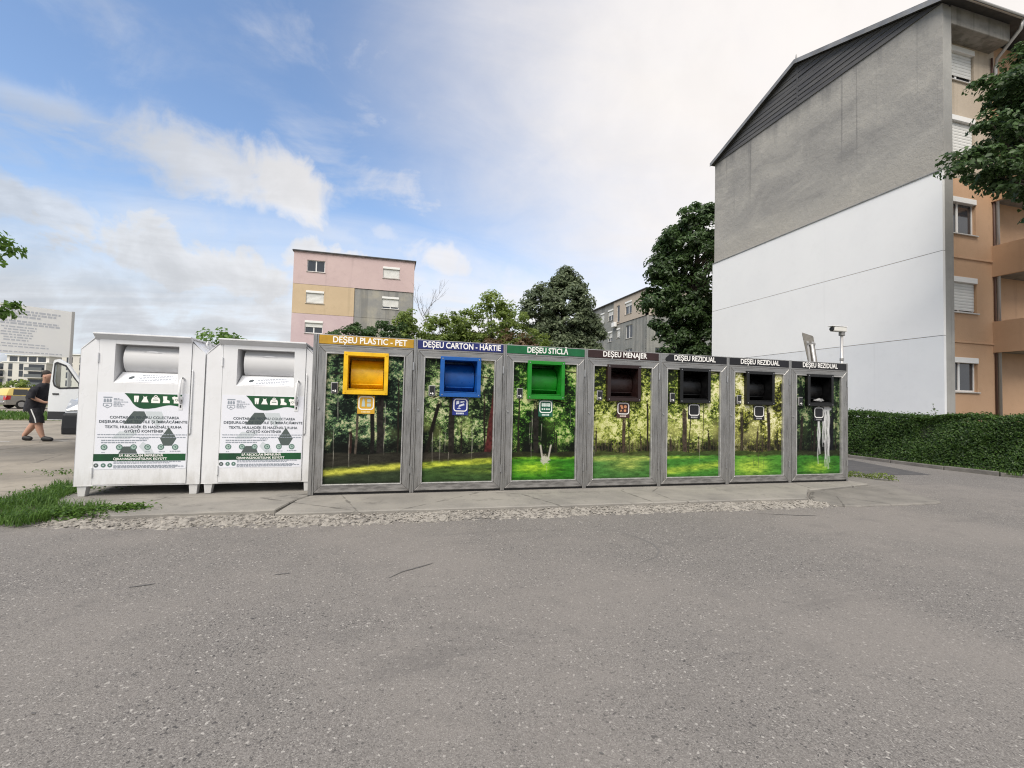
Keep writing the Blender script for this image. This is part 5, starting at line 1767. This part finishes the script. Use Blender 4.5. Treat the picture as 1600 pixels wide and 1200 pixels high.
# two roof slopes with a metal verge
for (ya_, yb_) in ((-.45, ym), (GW + .15, ym)):
    zo = za - (zt - za) * (.45 / ym if ya_ < 0 else .15 / (GW - ym))
    b = MB()
    vs = [(-.22, ya_, zo + .05), (-.22, yb_, zt + .05), (14, yb_, zt + .05), (14, ya_, zo + .05)]
    vs += [(x, y, z + .10) for (x, y, z) in vs]
    b.add(vs, [(0, 1, 2, 3), (7, 6, 5, 4), (0, 4, 5, 1), (1, 5, 6, 2), (2, 6, 7, 3), (3, 7, 4, 0)])
    b.build('roof', M['roof_dark'], rb)
    vb = [(-.235, ya_, zo - .02), (-.235, yb_, zt - .02), (-.235, yb_, zt + .175), (-.235, ya_, zo + .175)]
    vb += [(-.221, y, z) for (_, y, z) in vb]
    MB().add(vb, [(0, 1, 2, 3), (7, 6, 5, 4), (0, 4, 5, 1), (1, 5, 6, 2), (2, 6, 7, 3), (3, 7, 4, 0)]).build('verge_strip', M['sheet'], rb)
MB().tube([(-.1, ym, zt + .15), (-.1, ym, zt + .42)], [.05, .02], 6).build('ridge_finial', M['sheet'], rb)
# recessed facade with its windows
RY = .60
wz = [(2.1, 3.25), (4.85, 6.05), (7.6, 8.85), (10.35, 11.75), (13.05, 14.25)]
wx = (.95, 2.47)
LW = 3.5 - .40
wall('facade', LW, 9.55, [(wx[0] - .40, wx[1] - .40, a, c) for a, c in wz[:3]], M['orange'], rb, (.40, RY, 0))
wall('facade', LW, 5.3, [(wx[0] - .40, wx[1] - .40, a - 9.55, c - 9.55) for a, c in wz[3:]], M['cream'], rb, (.40, RY, 9.55))
for k, ((a, c), sh, cu) in enumerate(zip(wz, (0, .95, 0, .9, .8), (False, False, True, False, False))):
    window(rb, (wx[0], RY, a), 0, wx[1] - wx[0], c - a, sh, True, True, 2, curtain=cu)
for z in (3.78, 6.72):
    MB().box(.401, 3.5, RY - .035, RY + .02, z, z + .06).build('string_course', M['orange'], rb, bevel=.008)
# concrete eaves beam with gutter
MB().box(.402, 3.25, .0, .16, 14.35, 15.0).build('eaves_beam', M['raw'], rb, bevel=.015)
MB().box(.402, 3.25, .161, RY + .1, 14.36, 14.46).build('eaves_soffit', M['raw'], rb)
gt = MB()
arc = [(-.40 + .07 * math.cos(R(180 + 180 * k / 8)), 14.92 + .07 * math.sin(R(180 + 180 * k / 8))) for k in range(9)]
gt.add([(-.2, p[0], p[1]) for p in arc] + [(14, p[0], p[1]) for p in arc], [(k, k + 1, k + 10, k + 9) for k in range(8)])
gt.build('gutter', M['zinc'], rb)
MB().tube([(3.2, -.38, 14.86), (3.22, -.30, 14.6), (3.3, .40, 14.05), (3.42, RY - .09, 13.8), (3.42, RY - .09, 0)], .055, 9).build('downpipe', M['zinc'], rb, smooth=True)
MB().tube([(3.33, RY - .04, 14.2), (3.33, RY - .04, 0)], .028, 8).build('brown_tube', M['dark_brown'], rb, smooth=True)  # thin dark brown tube beside the downpipe
# loggia bay to the right with solid balcony parapets
wall('facade', 8, 14.4, [(1.6, 2.5, z, z + 2.15) for z in (.3, 3.05, 5.8, 8.55, 11.3)], M['orange'], rb, (3.5, RY + .05, 0))
for z in (.3, 3.05, 5.8, 8.55, 11.3):
    window(rb, (5.1, RY + .05, z), 0, .9, 2.15, 0, False, False, 1)
for z in (3.6, 6.3, 9.0, 11.75):
    MB().box(2.72 + .55, 9.0, -.32, RY + .04, z - .06, z + .08).build('balcony_floor', M['raw'], rb)
    bp = MB().box(2.70 + .55, 9.02, -.36, -.26, z - .08, z + 1.02)
    bp.box(2.70 + .55, 2.80 + .55, -.26, RY + .04, z - .08, z + 1.02)
    bp.build('balcony_parapet', M['orange'], rb)

# ------------------------------------------------------------------ white block far away on the left
wb = empty('white_apartment_block', (-77.5, 118, 0), R(-6), label='distant white apartment block with balconies behind the taxi', cat='building')
MB().box(0, 9.3, 0, 9, 0, 6.9).build('wall', M['farwhite'], wb)
MB().box(1.6, 9.2, .8, 8.5, 6.9, 8.35).build('penthouse', M['farwhite'], wb)
MB().box(1.4, 9.5, -.1, 9.1, 6.88, 7.08).build('roof_edge', M['pvc'], wb)
MB().box(1.4, 9.4, .5, 8.8, 8.35, 8.5).build('roof_slab', M['pvc'], wb)
for k in range(4):
    MB().box(2.1 + k * 1.7, 3.5 + k * 1.7, .77, .83, 7.15, 8.15).build('window', M['pane'], wb)
for z in (.5, 2.3, 4.0, 5.4):
    for (x0, x1) in ((.3, 1.7), (6.2, 9.0)):
        MB().box(x0, x1, -.04, .02, z, z + 1.2).build('window', M['pane'], wb)
        MB().box(x0 - .15, x1 + .15, -.9, 0, z - .25, z - .12).build('balcony_slab', M['farwhite'], wb)
        MB().box(x0 - .15, x1 + .15, -.9, -.84, z - .12, z + .55).build('balcony_rail', M['railglass'], wb)
    for x0 in (2.6, 4.5):
        MB().box(x0, x0 + .7, -.04, .02, z, z + 1.25).build('window', M['pane'], wb)
wb2 = empty('white_apartment_block', (-66.2, 118, 0), R(-6), label='distant white apartment block seen through the window of the van door', cat='building')
MB().box(0, 10.5, 0, 9, 0, 8.9).build('wall', M['farwhite'], wb2)
MB().box(-.2, 10.7, -.2, 9.2, 8.9, 9.1).build('roof_slab', M['pvc'], wb2)
for z in (.5, 2.3, 4.0, 5.7, 7.2):
    for x0 in (.9, 3.3, 5.9, 8.4):
        MB().box(x0, x0 + 1.1, -.04, .02, z, z + 1.2).build('window', M['pane'], wb2)
# greenery in front of it
for k, (x, y, w, h, lb) in enumerate(((-73.5, 104, 3.0, 3.3, 'low round bush before the white block, behind the rear of the taxi'), (-68.5, 103, 2.6, 3.6, 'low round bush before the white block, above the taxi roof'), (-63.5, 103, 3.0, 3.2, 'low round bush before the white block, beside the walking man'))):
    tree('garden_bush', lb, 'bush', (x, y, 0), (x, y, 1.4), .12, [(x, y, h * .5, w, 1.6, h * .5)], 40, 34, .8, .5, M['leaf_mid'], 60 + k, 'bushes before the white block', limbs=6)
tree('park_tree', 'dark round tree at the left edge in front of the white block', 'tree', (-63.5, 92, 0), (-63.5, 92, 3.2), .2, [(-63.6, 92, 5.0, 2.3, 2.2, 2.2)], 60, 40, .8, .45, M['leaf_dark'], 66, limbs=10)


# ================================================================== street furniture
# tall notice board
nb_ = empty('notice_board', (-16.75, 26.1, 0), R(44), label='large white printed notice board on grey posts under the green branches', cat='notice board')
bw, z0b, z1b = 4.35, 3.02, 5.27
M['boardwhite'] = worn('board_white', (.88, .88, .87), (.84, .84, .85), .8, .5)
bd = MB().box(-bw / 2, bw / 2, -.03, .03, z0b, z1b).build('board', M['boardwhite'], nb_)
for x in (-bw / 2 + .05, bw / 2 + .03):
    MB().box(x - .06, x + .06, -.06, .07, 0, z1b + .02).build('post', M['zinc'], nb_, bevel=.01)
b = MB()
gx = random.Random(3)
for (xa, xb, z, hh) in ((-.6, 1.75, 5.0, .09), (-.4, 1.6, 4.87, .09), (-.5, 1.1, 4.74, .09), (-1.0, 1.7, 4.52, .08), (-1.2, 1.75, 4.41, .08), (-.2, .95, 4.25, .06), (-.1, .95, 4.13, .06), (-.2, .8, 4.01, .06), (-.2, .85, 3.89, .06), (-.1, .8, 3.77, .06), (-.1, .7, 3.65, .06), (-1.0, 1.3, 3.48, .05), (-.7, 1.4, 3.36, .05), (-1.9, 1.9, 3.12, .05)):
    x = xa
    while x < xb:
        w_ = gx.uniform(.06, .22)
        b.flat([(x, z - hh / 2), (min(xb, x + w_), z - hh / 2), (min(xb, x + w_), z + hh / 2), (x, z + hh / 2)], -.034)
        x += w_ + .04
tag(b.build('small_print', mat('board_ink', (.55, .57, .62), .6), bd), kind='stuff')

# security camera on a pole
cc = empty('security_camera', (10.84, 9.0, 0), 0, label='white security camera on a thin pole above the last cabinet', cat='camera')
MB().tube([(0, 0, 0), (0, 0, 3.26)], [.04, .032], 10).build('pole', M['zinc'], cc, smooth=True)
MB().tube([(0, 0, 2.6), (0, 0, 2.66)], .045, 10).build('pole_clamp', M['sheet'], cc)
MB().box(-.05, .06, -.05, .05, 3.22, 3.32).build('bracket', M['sheet'], cc, bevel=.01)
cam_b = MB().box(-.30, .08, -.075, .065, 3.315, 3.43).build('housing', worn('camera_white', (.66, .65, .61), (.58, .57, .53), 4, .45), cc, bevel=.018, seg=2)
MB().box(-.37, .09, -.085, .075, 3.432, 3.447).build('sunshield', M['pvc'], cc, bevel=.004)
MB().tube([(-.30, -.005, 3.37), (-.345, -.005, 3.368)], [.05, .046], 12).build('lens', M['black'], cam_b)
# back of a leaning road sign
sg_ = empty('road_sign', (10.0, 9.0, 0), 0, label='back of a bent grey road sign leaning above the last cabinet', cat='road sign')
M['signback'] = worn('sign_back', (.30, .28, .25), (.20, .185, .165), 5, .55, .4)
pl = MB().prism([(-.20, 2.50), (.09, 2.44), (-.05, 3.13), (-.07, 3.16), (-.38, 3.225), (-.385, 3.19)], -.012, 0.0)
pl.build('plate', M['signback'], sg_)
for x in (-.155, .0):
    MB().add([(x - .03, -.035, 2.40), (x + .03, -.035, 2.40), (x - .07, -.035, 3.02), (x - .13, -.035, 3.02), (x - .03, -.012, 2.40), (x + .03, -.012, 2.40), (x - .07, -.012, 3.02), (x - .13, -.012, 3.02)],
             [(0, 1, 2, 3), (7, 6, 5, 4), (0, 4, 5, 1), (1, 5, 6, 2), (2, 6, 7, 3), (3, 7, 4, 0)]).build('channel', M['zinc'], sg_)
MB().box(-.27, -.03, -.05, -.013, 2.93, 2.98).build('clamp', M['sheet'], sg_)
MB().tube([(-.02, -.06, 0), (-.03, -.06, 2.3), (-.15, -.055, 2.95)], .035, 9).build('pole', M['zinc'], sg_, smooth=True)
# sprig rising out of the hedge
sp = MB().tube([(.5, 1.95, 1.2), (.46, 1.97, 1.42), (.42, 1.98, 1.52)], [.006, .005, .003], 5)
sp.build('sprig', M['twig'], hedge)
ps = np.array([(.45, 1.97, 1.42), (.40, 1.94, 1.40), (.52, 2.0, 1.41), (.42, 1.98, 1.54), (.36, 1.97, 1.36), (.5, 1.93, 1.37)])
leaf_mesh('sprig_leaves', ps, np.tile([-.5, -.5, 1.0], (6, 1)), .08, M['leaf_dark'], hedge)

# ================================================================== van with its door open
M['van'] = mat('van_white', (.70, .72, .74), .22, 0, .5)
M['vanplastic'] = mat('van_black_plastic', (.022, .023, .026), .55)
M['rubber'] = mat('tyre_rubber', (.016, .016, .016), .85)
M['rim'] = mat('wheel_rim', (.42, .42, .43), .35, .8)
M['lamp'] = mat('headlamp_glass', (.55, .57, .6), .08, .3)
M['carglass'] = mat('car_glass', (.012, .014, .016), .05, 0, .8)
van = empty('delivery_van', (-6.42, 13.35, .014), R(-2), label='white delivery van with its front door open behind the left textile container', cat='van')


def tapered(profile, hw_of_z, n=1):
    """side outline in y,z pulled across x with a width that changes with height"""
    b_ = MB()
    k = len(profile)
    vs = [(-hw_of_z(p[1]), p[0], p[1]) for p in profile] + [(hw_of_z(p[1]), p[0], p[1]) for p in profile]
    fs = [tuple(range(k)), tuple(range(2 * k - 1, k - 1, -1))] + [(i, i + k, (i + 1) % k + k, (i + 1) % k) for i in range(k)]
    return b_.add(vs, fs)


vw = lambda z: .99 if z < 1.2 else .99 - .12 * (z - 1.2) / 1.2
prof = [(.06, .42), (.0, .62), (.02, .88), (.10, 1.08), (.42, 1.22), (.86, 1.33), (1.2, 1.82), (1.48, 2.22), (1.75, 2.36), (2.4, 2.42), (5.35, 2.42), (5.45, 2.3), (5.5, .45), (1.4, .40)]
vb_ = tapered(prof, vw).build('body', M['van'], van, bevel=.05, seg=3)
smooth_by_angle(vb_, 35)
tapered([(-.035, .34), (-.05, .50), (-.03, .80), (.02, .86), (.25, .82), (.3, .36)], lambda z: 1.005).build('bumper', M['vanplastic'], van, bevel=.03, seg=2)
MB().add([(-.80, .845, 1.38), (.80, .845, 1.38), (.74, 1.44, 2.2), (-.74, 1.44, 2.2), (-.80, .90, 1.36), (.80, .90, 1.36), (.74, 1.5, 2.18), (-.74, 1.5, 2.18)],
         [(0, 1, 2, 3), (7, 6, 5, 4), (0, 4, 5, 1), (1, 5, 6, 2), (2, 6, 7, 3), (3, 7, 4, 0)]).build('windscreen', M['carglass'], van)
MB().box(-.55, .55, -.02, .06, .88, 1.02).build('grille', M['vanplastic'], van, bevel=.01)
for s in (-1, 1):
    MB().add([(s * .98, -.012, .90), (s * .62, -.016, .92), (s * .66, .06, 1.12), (s * 1.0, .22, 1.18), (s * .9, .1, .90), (s * .62, .1, .92), (s * .66, .2, 1.1), (s * .9, .3, 1.16)],
             [(0, 1, 2, 3), (7, 6, 5, 4), (0, 4, 5, 1), (1, 5, 6, 2), (2, 6, 7, 3), (3, 7, 4, 0)]).build('headlight', M['lamp'], van, bevel=.015)
    mr = MB().box(s * 1.05 - .06, s * 1.05 + .06, .92, 1.04, 1.38, 1.68).build('mirror', M['vanplastic'], van, bevel=.03, seg=2)
    MB().box(min(s * .92, s * 1.03), max(s * .92, s * 1.03), .95, 1.0, 1.42, 1.5).build('mirror_arm', M['vanplastic'], mr)
    for y in (.95, 4.3):
        wh = MB().tube([(s * .76, y, .34), (s * .80, y, .34), (s * .96, y, .34), (s * 1.0, y, .34)], [.30, .335, .335, .30], 24).build('wheel', M['rubber'], van, smooth=False)
        MB().tube([(s * .99, y, .34), (s * 1.006, y, .34)], [.21, .19], 18).build('rim', M['rim'], wh)
# dark panel on the body side stands in for the shade inside the doorway
MB().box(-1.012, -.975, 1.02, 1.95, .62, 2.1).build('doorway_shade', M['vanplastic'], van)
MB().box(.985, 1.0, 1.15, 1.9, 1.4, 2.05).build('side_window', M['carglass'], van)
# the open door, hinged at its front edge
dh = empty('door', (-1.0, 1.02, 0), R(80))
dh.parent = van
# door in its own frame: y from hinge to handle edge, face towards -x
sh = [(0, .62), (0, 1.32), (.32, 1.66), (.62, 2.06), (.86, 2.19), (.98, 2.16), (1.03, 1.65), (1.06, 1.2), (1.06, .62)]
win = [(.22, 1.46), (.40, 1.66), (.66, 2.02), (.88, 2.10), (.945, 2.07), (.965, 1.62), (.93, 1.50), (.80, 1.43)]
# order both outlines by angle so a ring of quads can join them
def loop_pts(poly, n, c):
    out_ = []
    for k in range(n):
        a = 2 * PI * k / n
        d = (math.cos(a), math.sin(a))
        best = None
        for i in range(len(poly)):
            p, q = poly[i], poly[(i + 1) % len(poly)]
            e = (q[0] - p[0], q[1] - p[1])
            den_ = d[0] * e[1] - d[1] * e[0]
            if abs(den_) < 1e-9:
                continue
            t_ = ((p[0] - c[0]) * e[1] - (p[1] - c[1]) * e[0]) / den_
            u_ = ((p[0] - c[0]) * d[1] - (p[1] - c[1]) * d[0]) / den_
            if t_ > 0 and -1e-6 <= u_ <= 1 + 1e-6:
                best = t_ if best is None else max(best, t_)
        out_.append((c[0] + d[0] * best, c[1] + d[1] * best))
    return out_


cW = (.72, 1.72)
no = 64
oo, ii = loop_pts(sh, no, cW), loop_pts(win, no, cW)
b = MB()
for xx, fl in ((-.03, False), (.03, True)):
    b.add([(xx, p[0], p[1]) for p in oo] + [(xx, p[0], p[1]) for p in ii], [((k, (k + 1) % no, (k + 1) % no + no, k + no) if not fl else (k + no, (k + 1) % no + no, (k + 1) % no, k)) for k in range(no)])
b.add([(-.03, p[0], p[1]) for p in oo] + [(.03, p[0], p[1]) for p in oo], [(k, k + no, (k + 1) % no + no, (k + 1) % no) for k in range(no)])
b.add([(-.03, p[0], p[1]) for p in ii] + [(.03, p[0], p[1]) for p in ii], [(k, (k + 1) % no, (k + 1) % no + no, k + no) for k in range(no)])
b.build('door_skin', M['van'], dh)
b = MB()
sc_ = [(cW[0] + (p[0] - cW[0]) * 1.05, cW[1] + (p[1] - cW[1]) * 1.05) for p in ii]
s2 = [(cW[0] + (p[0] - cW[0]) * .90, cW[1] + (p[1] - cW[1]) * .90) for p in ii]
b.add([(-.036, p[0], p[1]) for p in sc_] + [(-.036, p[0], p[1]) for p in s2], [(k, (k + 1) % no, (k + 1) % no + no, k + no) for k in range(no)])
b.build('window_seal', M['vanplastic'], dh)
gm = bpy.data.materials.new('clear_glass')
gm.use_nodes = True
gt_ = NT(gm)
tp_ = gt_.n('ShaderNodeBsdfTransparent')
tp_.inputs[0].default_value = (.86, .9, .88, 1)
gl_ = gt_.n('ShaderNodeBsdfGlossy')
gl_.inputs['Roughness'].default_value = .02
ms_ = gt_.n('ShaderNodeMixShader')
ms_.inputs[0].default_value = .10
gt_.t.links.new(tp_.outputs[0], ms_.inputs[1])
gt_.t.links.new(gl_.outputs[0], ms_.inputs[2])
gt_.t.links.new(ms_.outputs[0], gt_.t.nodes['Material Output'].inputs[0])
MB().add([(0, p[0], p[1]) for p in ii], [tuple(range(no))]).build('pane', gm, dh)
MB().box(-.05, -.028, .80, .96, 1.27, 1.31).build('door_handle', M['vanplastic'], dh, bevel=.008)
MB().box(-.036, -.029, .02, 1.05, .64, .84).build('door_moulding', M['vanplastic'], dh)

# ================================================================== taxi
M['silver'] = mat('silver_paint', (.36, .35, .33), .25, .5)
M['yellow'] = mat('taxi_yellow', (.62, .47, .14), .3)
M['tail'] = mat('tail_lamp', (.42, .02, .02), .15)
tx = empty('taxi', (-26.2, 40.5, .02), math.atan2(.8, .6) - PI / 2 + PI / 2 - R(90), label='silver and yellow estate taxi parked beyond the green verge', cat='car')
# local: y forward, x right
cw_ = lambda z: .88 if z < .92 else .88 - .20 * (z - .92) / .56
low_p = [(.05, .30), (0, .55), (.04, .92), (4.45, .74), (4.5, .5), (4.42, .28)]
cb = tapered([(.05, .28), (0, .5), (.03, .93), (3.15, .96), (4.2, .82), (4.5, .62), (4.52, .4), (4.42, .26)], lambda z: .87).build('body', M['silver'], tx, bevel=.06, seg=3)
smooth_by_angle(cb, 35)
ca2 = tapered([(.03, .93), (.22, 1.38), (.42, 1.47), (1.7, 1.5), (2.35, 1.42), (3.2, .95)], cw_).build('cabin', M['yellow'], tx, bevel=.03, seg=2)
smooth_by_angle(ca2, 35)
for s in (-1, 1):
    for (ya, yb, yc, yd) in ((.38, 1.18, 1.18, .45), (1.28, 2.05, 2.05, 1.28), (2.12, 2.85, 2.4, 2.12)):
        b = MB().add([(s * (cw_(.98) + .006), ya, .98), (s * (cw_(.98) + .006), yb, .98), (s * (cw_(1.38) + .006), yc, 1.38), (s * (cw_(1.38) + .006), yd, 1.38)], [(0, 1, 2, 3) if s > 0 else (3, 2, 1, 0)])
        b.build('side_window', M['carglass'], tx)
    MB().add([(s * .885, .0, .62), (s * .60, -.02, .64), (s * .60, .02, .90), (s * .885, .06, .95), (s * .89, .25, .66), (s * .875, .3, .93)], [(0, 1, 2, 3), (4, 0, 3, 5), (0, 4, 1), (3, 2, 5), (1, 4, 5, 2)]).build('tail_light', M['tail'], tx)
    for y in (.85, 3.6):
        wh = MB().tube([(s * .72, y, .31), (s * .75, y, .31), (s * .87, y, .31), (s * .895, y, .31)], [.28, .31, .31, .285], 22).build('wheel', M['rubber'], tx)
        rm = MB().tube([(s * .885, y, .31), (s * .902, y, .31)], [.20, .19], 16).build('rim', M['rim'], wh)
    MB().box(min(s * .88, s * 1.02), max(s * .88, s * 1.02), 2.6, 2.75, .98, 1.1).build('mirror', M['silver'], tx, bevel=.02)
    b = MB()
    n = 18
    b.add([(s * .882, 1.62 + .2 * math.cos(2 * PI * k / n), .68 + .15 * math.sin(2 * PI * k / n)) for k in range(n)], [tuple(range(n)) if s > 0 else tuple(range(n - 1, -1, -1))])
    b.build('door_badge', M['yellow'], tx)
MB().add([(-.62, .075, 1.0), (.62, .075, 1.0), (.56, .215, 1.36), (-.56, .215, 1.36)], [(0, 1, 2, 3)]).build('rear_window', M['carglass'], tx)
MB().box(-.7, .7, -.03, .1, .36, .52).build('bumper', M['silver'], tx, bevel=.03)
MB().add([(-.62, 3.12, 1.0), (.62, 3.12, 1.0), (.56, 2.44, 1.40), (-.56, 2.44, 1.40)], [(0, 1, 2, 3)]).build('windscreen', M['carglass'], tx)

# ================================================================== man walking to the van
M['skin'] = mat('skin', (.42, .24, .17), .55)
M['cloth'] = worn('black_cloth', (.012, .012, .016), (.02, .02, .026), 8, .9)
M['shorts'] = worn('black_shorts', (.010, .010, .013), (.016, .016, .02), 8, .9)
M['shoe'] = mat('black_shoe', (.014, .014, .015), .6)
M['hair'] = mat('dark_hair', (.025, .018, .014), .8)


def skinned(name, nodes, edges, m, parent, root_i=0, levels=2):
    me = bpy.data.meshes.new(name)
    me.from_pydata([n_[0] for n_ in nodes], edges, [])
    o = bpy.data.objects.new(name, me)
    COL.objects.link(o)
    mod = o.modifiers.new('skin', 'SKIN')
    mod.use_smooth_shade = True
    mod.branch_smoothing = .6
    for v_, n_ in zip(me.skin_vertices[0].data, nodes):
        r = n_[1]
        v_.radius = r if isinstance(r, tuple) else (r, r)
    me.skin_vertices[0].data[root_i].use_root = True
    sb = o.modifiers.new('sub', 'SUBSURF')
    sb.levels = sb.render_levels = levels
    dg = bpy.context.evaluated_depsgraph_get()
    dg.update()
    nm = bpy.data.meshes.new_from_object(o.evaluated_get(dg))
    bpy.data.objects.remove(o)
    nm.name = name
    nm.materials.clear()
    nm.materials.append(m)
    nm.polygons.foreach_set('use_smooth', [True] * len(nm.polygons))
    q = bpy.data.objects.new(name, nm)
    COL.objects.link(q)
    q.parent = parent
    return q


man = empty('person', (-9.2, 15.5, .016), 0, label='person in black T-shirt and black shorts walking beside the open van door', cat='person')
S = {'pel': ((-.02, 0, .98), .12), 'sp1': ((.01, 0, 1.14), .12), 'che': ((.07, 0, 1.36), .12), 'nk': ((.17, 0, 1.58), .062), 'hd0': ((.20, 0, 1.66), .095), 'hd1': ((.225, 0, 1.75), .128), 'hd2': ((.22, 0, 1.85), .10),
     'hl': ((.03, .10, .92), .115), 'kl': ((-.06, .11, .52), .085), 'cl': ((-.14, .11, .38), .09), 'al': ((-.31, .11, .12), .055), 'fl': ((-.26, .11, .05), .042), 'tl': ((-.13, .12, .035), .03),
     'hr': ((.03, -.10, .92), .115), 'kr': ((.14, -.11, .52), .085), 'cr': ((.145, -.11, .38), .09), 'ar': ((.24, -.11, .11), .055), 'fr': ((.31, -.11, .05), .042), 'tr': ((.47, -.12, .035), .03),
     'sr': ((.08, -.20, 1.42), .055), 'er': ((.06, -.28, 1.17), .065), 'wr': ((.28, -.20, 1.05), .033), 'pr': ((.35, -.18, 1.05), .034),
     'sl': ((.11, .20, 1.42), .055), 'el': ((.20, .26, 1.19), .065), 'wl': ((.40, .18, 1.14), .033), 'pl': ((.47, .16, 1.15), .034)}
E_ = [('pel', 'sp1'), ('sp1', 'che'), ('che', 'nk'), ('nk', 'hd0'), ('hd0', 'hd1'), ('hd1', 'hd2'), ('pel', 'hl'), ('hl', 'kl'), ('kl', 'cl'), ('cl', 'al'), ('al', 'fl'), ('fl', 'tl'), ('pel', 'hr'), ('hr', 'kr'), ('kr', 'cr'), ('cr', 'ar'), ('ar', 'fr'), ('fr', 'tr'),
      ('che', 'sr'), ('sr', 'er'), ('er', 'wr'), ('wr', 'pr'), ('che', 'sl'), ('sl', 'el'), ('el', 'wl'), ('wl', 'pl')]
for side, (px_, py_, pz_), dr_ in (('r', S['pr'][0], 1), ('l', S['pl'][0], -1)):
    for k in range(4):
        a, c = 'f%s%d' % (side, k), 'g%s%d' % (side, k)
        S[a] = ((px_ + .045, py_ + (.027 - .018 * k) * dr_, pz_ + .012 - .004 * k), .0095)
        S[c] = ((px_ + .085 - .006 * abs(k - 1), py_ + (.027 - .018 * k) * dr_, pz_ - .012), .008)
        E_ += [('p' + side, a), (a, c)]
    S['t' + side + '0'] = ((px_ + .015, py_ + .042 * dr_, pz_ - .012), .011)
    S['t' + side + '1'] = ((px_ + .05, py_ + .055 * dr_, pz_ - .022), .009)
    E_ += [('p' + side, 't' + side + '0'), ('t' + side + '0', 't' + side + '1')]
keys = list(S)
skinned('body', [S[k] for k in keys], [(keys.index(a), keys.index(c)) for a, c in E_], M['skin'], man, 0, 2)


def loft(b_, rings, n=18, cap=True):
    """elliptical rings (cx,cy,cz,rx,ry) stacked along a limb or the trunk"""
    vs = []
    for (cx_, cy_, cz_, rx_, ry_) in rings:
        vs += [(cx_ + rx_ * math.cos(2 * PI * k / n), cy_ + ry_ * math.sin(2 * PI * k / n), cz_ + .012 * math.sin(3 * 2 * PI * k / n + cz_ * 9)) for k in range(n)]
    fs = [(i * n + k, i * n + (k + 1) % n, (i + 1) * n + (k + 1) % n, (i + 1) * n + k) for i in range(len(rings) - 1) for k in range(n)]
    if cap:
        fs.append(tuple(range((len(rings) - 1) * n, len(rings) * n)))
    return b_.add(vs, fs)


b = MB()
loft(b, [(-.05, 0, .80, .19, .235), (-.045, 0, .88, .20, .24), (-.02, 0, 1.0, .205, .235), (.01, 0, 1.14, .20, .23), (.05, 0, 1.30, .185, .245), (.09, 0, 1.43, .155, .245), (.13, 0, 1.52, .11, .17), (.155, 0, 1.575, .075, .09)])
loft(b, [(.05, -.335, 1.15, .092, .085), (.055, -.32, 1.22, .092, .085), (.07, -.275, 1.36, .095, .09), (.09, -.22, 1.46, .085, .08)], 14)
loft(b, [(.20, .31, 1.17, .092, .085), (.19, .30, 1.24, .092, .085), (.15, .265, 1.36, .095, .09), (.12, .22, 1.46, .085, .08)], 14)
b.build('t_shirt', M['cloth'], man, smooth=True)
b = MB()
loft(b, [(-.08, .125, .50, .125, .115), (-.075, .122, .60, .125, .118), (-.045, .115, .75, .135, .125), (-.02, .09, .90, .155, .14)], 16)
loft(b, [(.14, -.125, .50, .125, .115), (.125, -.122, .60, .125, .118), (.07, -.115, .75, .135, .125), (.01, -.09, .90, .155, .14)], 16)
loft(b, [(-.02, 0, .80, .15, .21), (-.03, 0, .92, .17, .215), (-.02, 0, 1.02, .17, .2)], 18)
b.build('shorts', M['shorts'], man, smooth=True)
for (ax, ay, tx_) in ((-.33, .11, -.13), (.22, -.11, .47)):
    skinned('shoe', [((ax, ay, .085), .075), ((ax + .07, ay, .07), .075), ((ax + .16, ay, .058), .066), ((tx_ + .02, ay, .045), .05)], [(0, 1), (1, 2), (2, 3)], M['shoe'], man, 0, 2)
skinned('hair', [((.185, 0, 1.76), .118), ((.195, 0, 1.85), .118), ((.25, 0, 1.89), .085)], [(0, 1), (1, 2)], M['hair'], man, 0, 2)
skinned('nose', [((.325, 0, 1.74), .016), ((.345, 0, 1.715), .018)], [(0, 1)], M['skin'], man, 0, 1)
for s in (-1, 1):
    skinned('ear', [((.205, s * .105, 1.75), .018), ((.21, s * .108, 1.71), .014)], [(0, 1)], M['skin'], man, 0, 1)
    MB().tube([(.318, s * .035, 1.755), (.328, s * .035, 1.755)], .012, 8).build('eye', M['black'], man)
MB().box(.322, .333, -.025, .025, 1.665, 1.675).build('mouth', mat('lips', (.3, .12, .1), .5), man)
MB().tube([(.03, -.236, .86), (.08, -.243, .74), (.135, -.243, .60), (.15, -.24, .50)], .014, 6).build('side_stripe', M['pvc'], man)
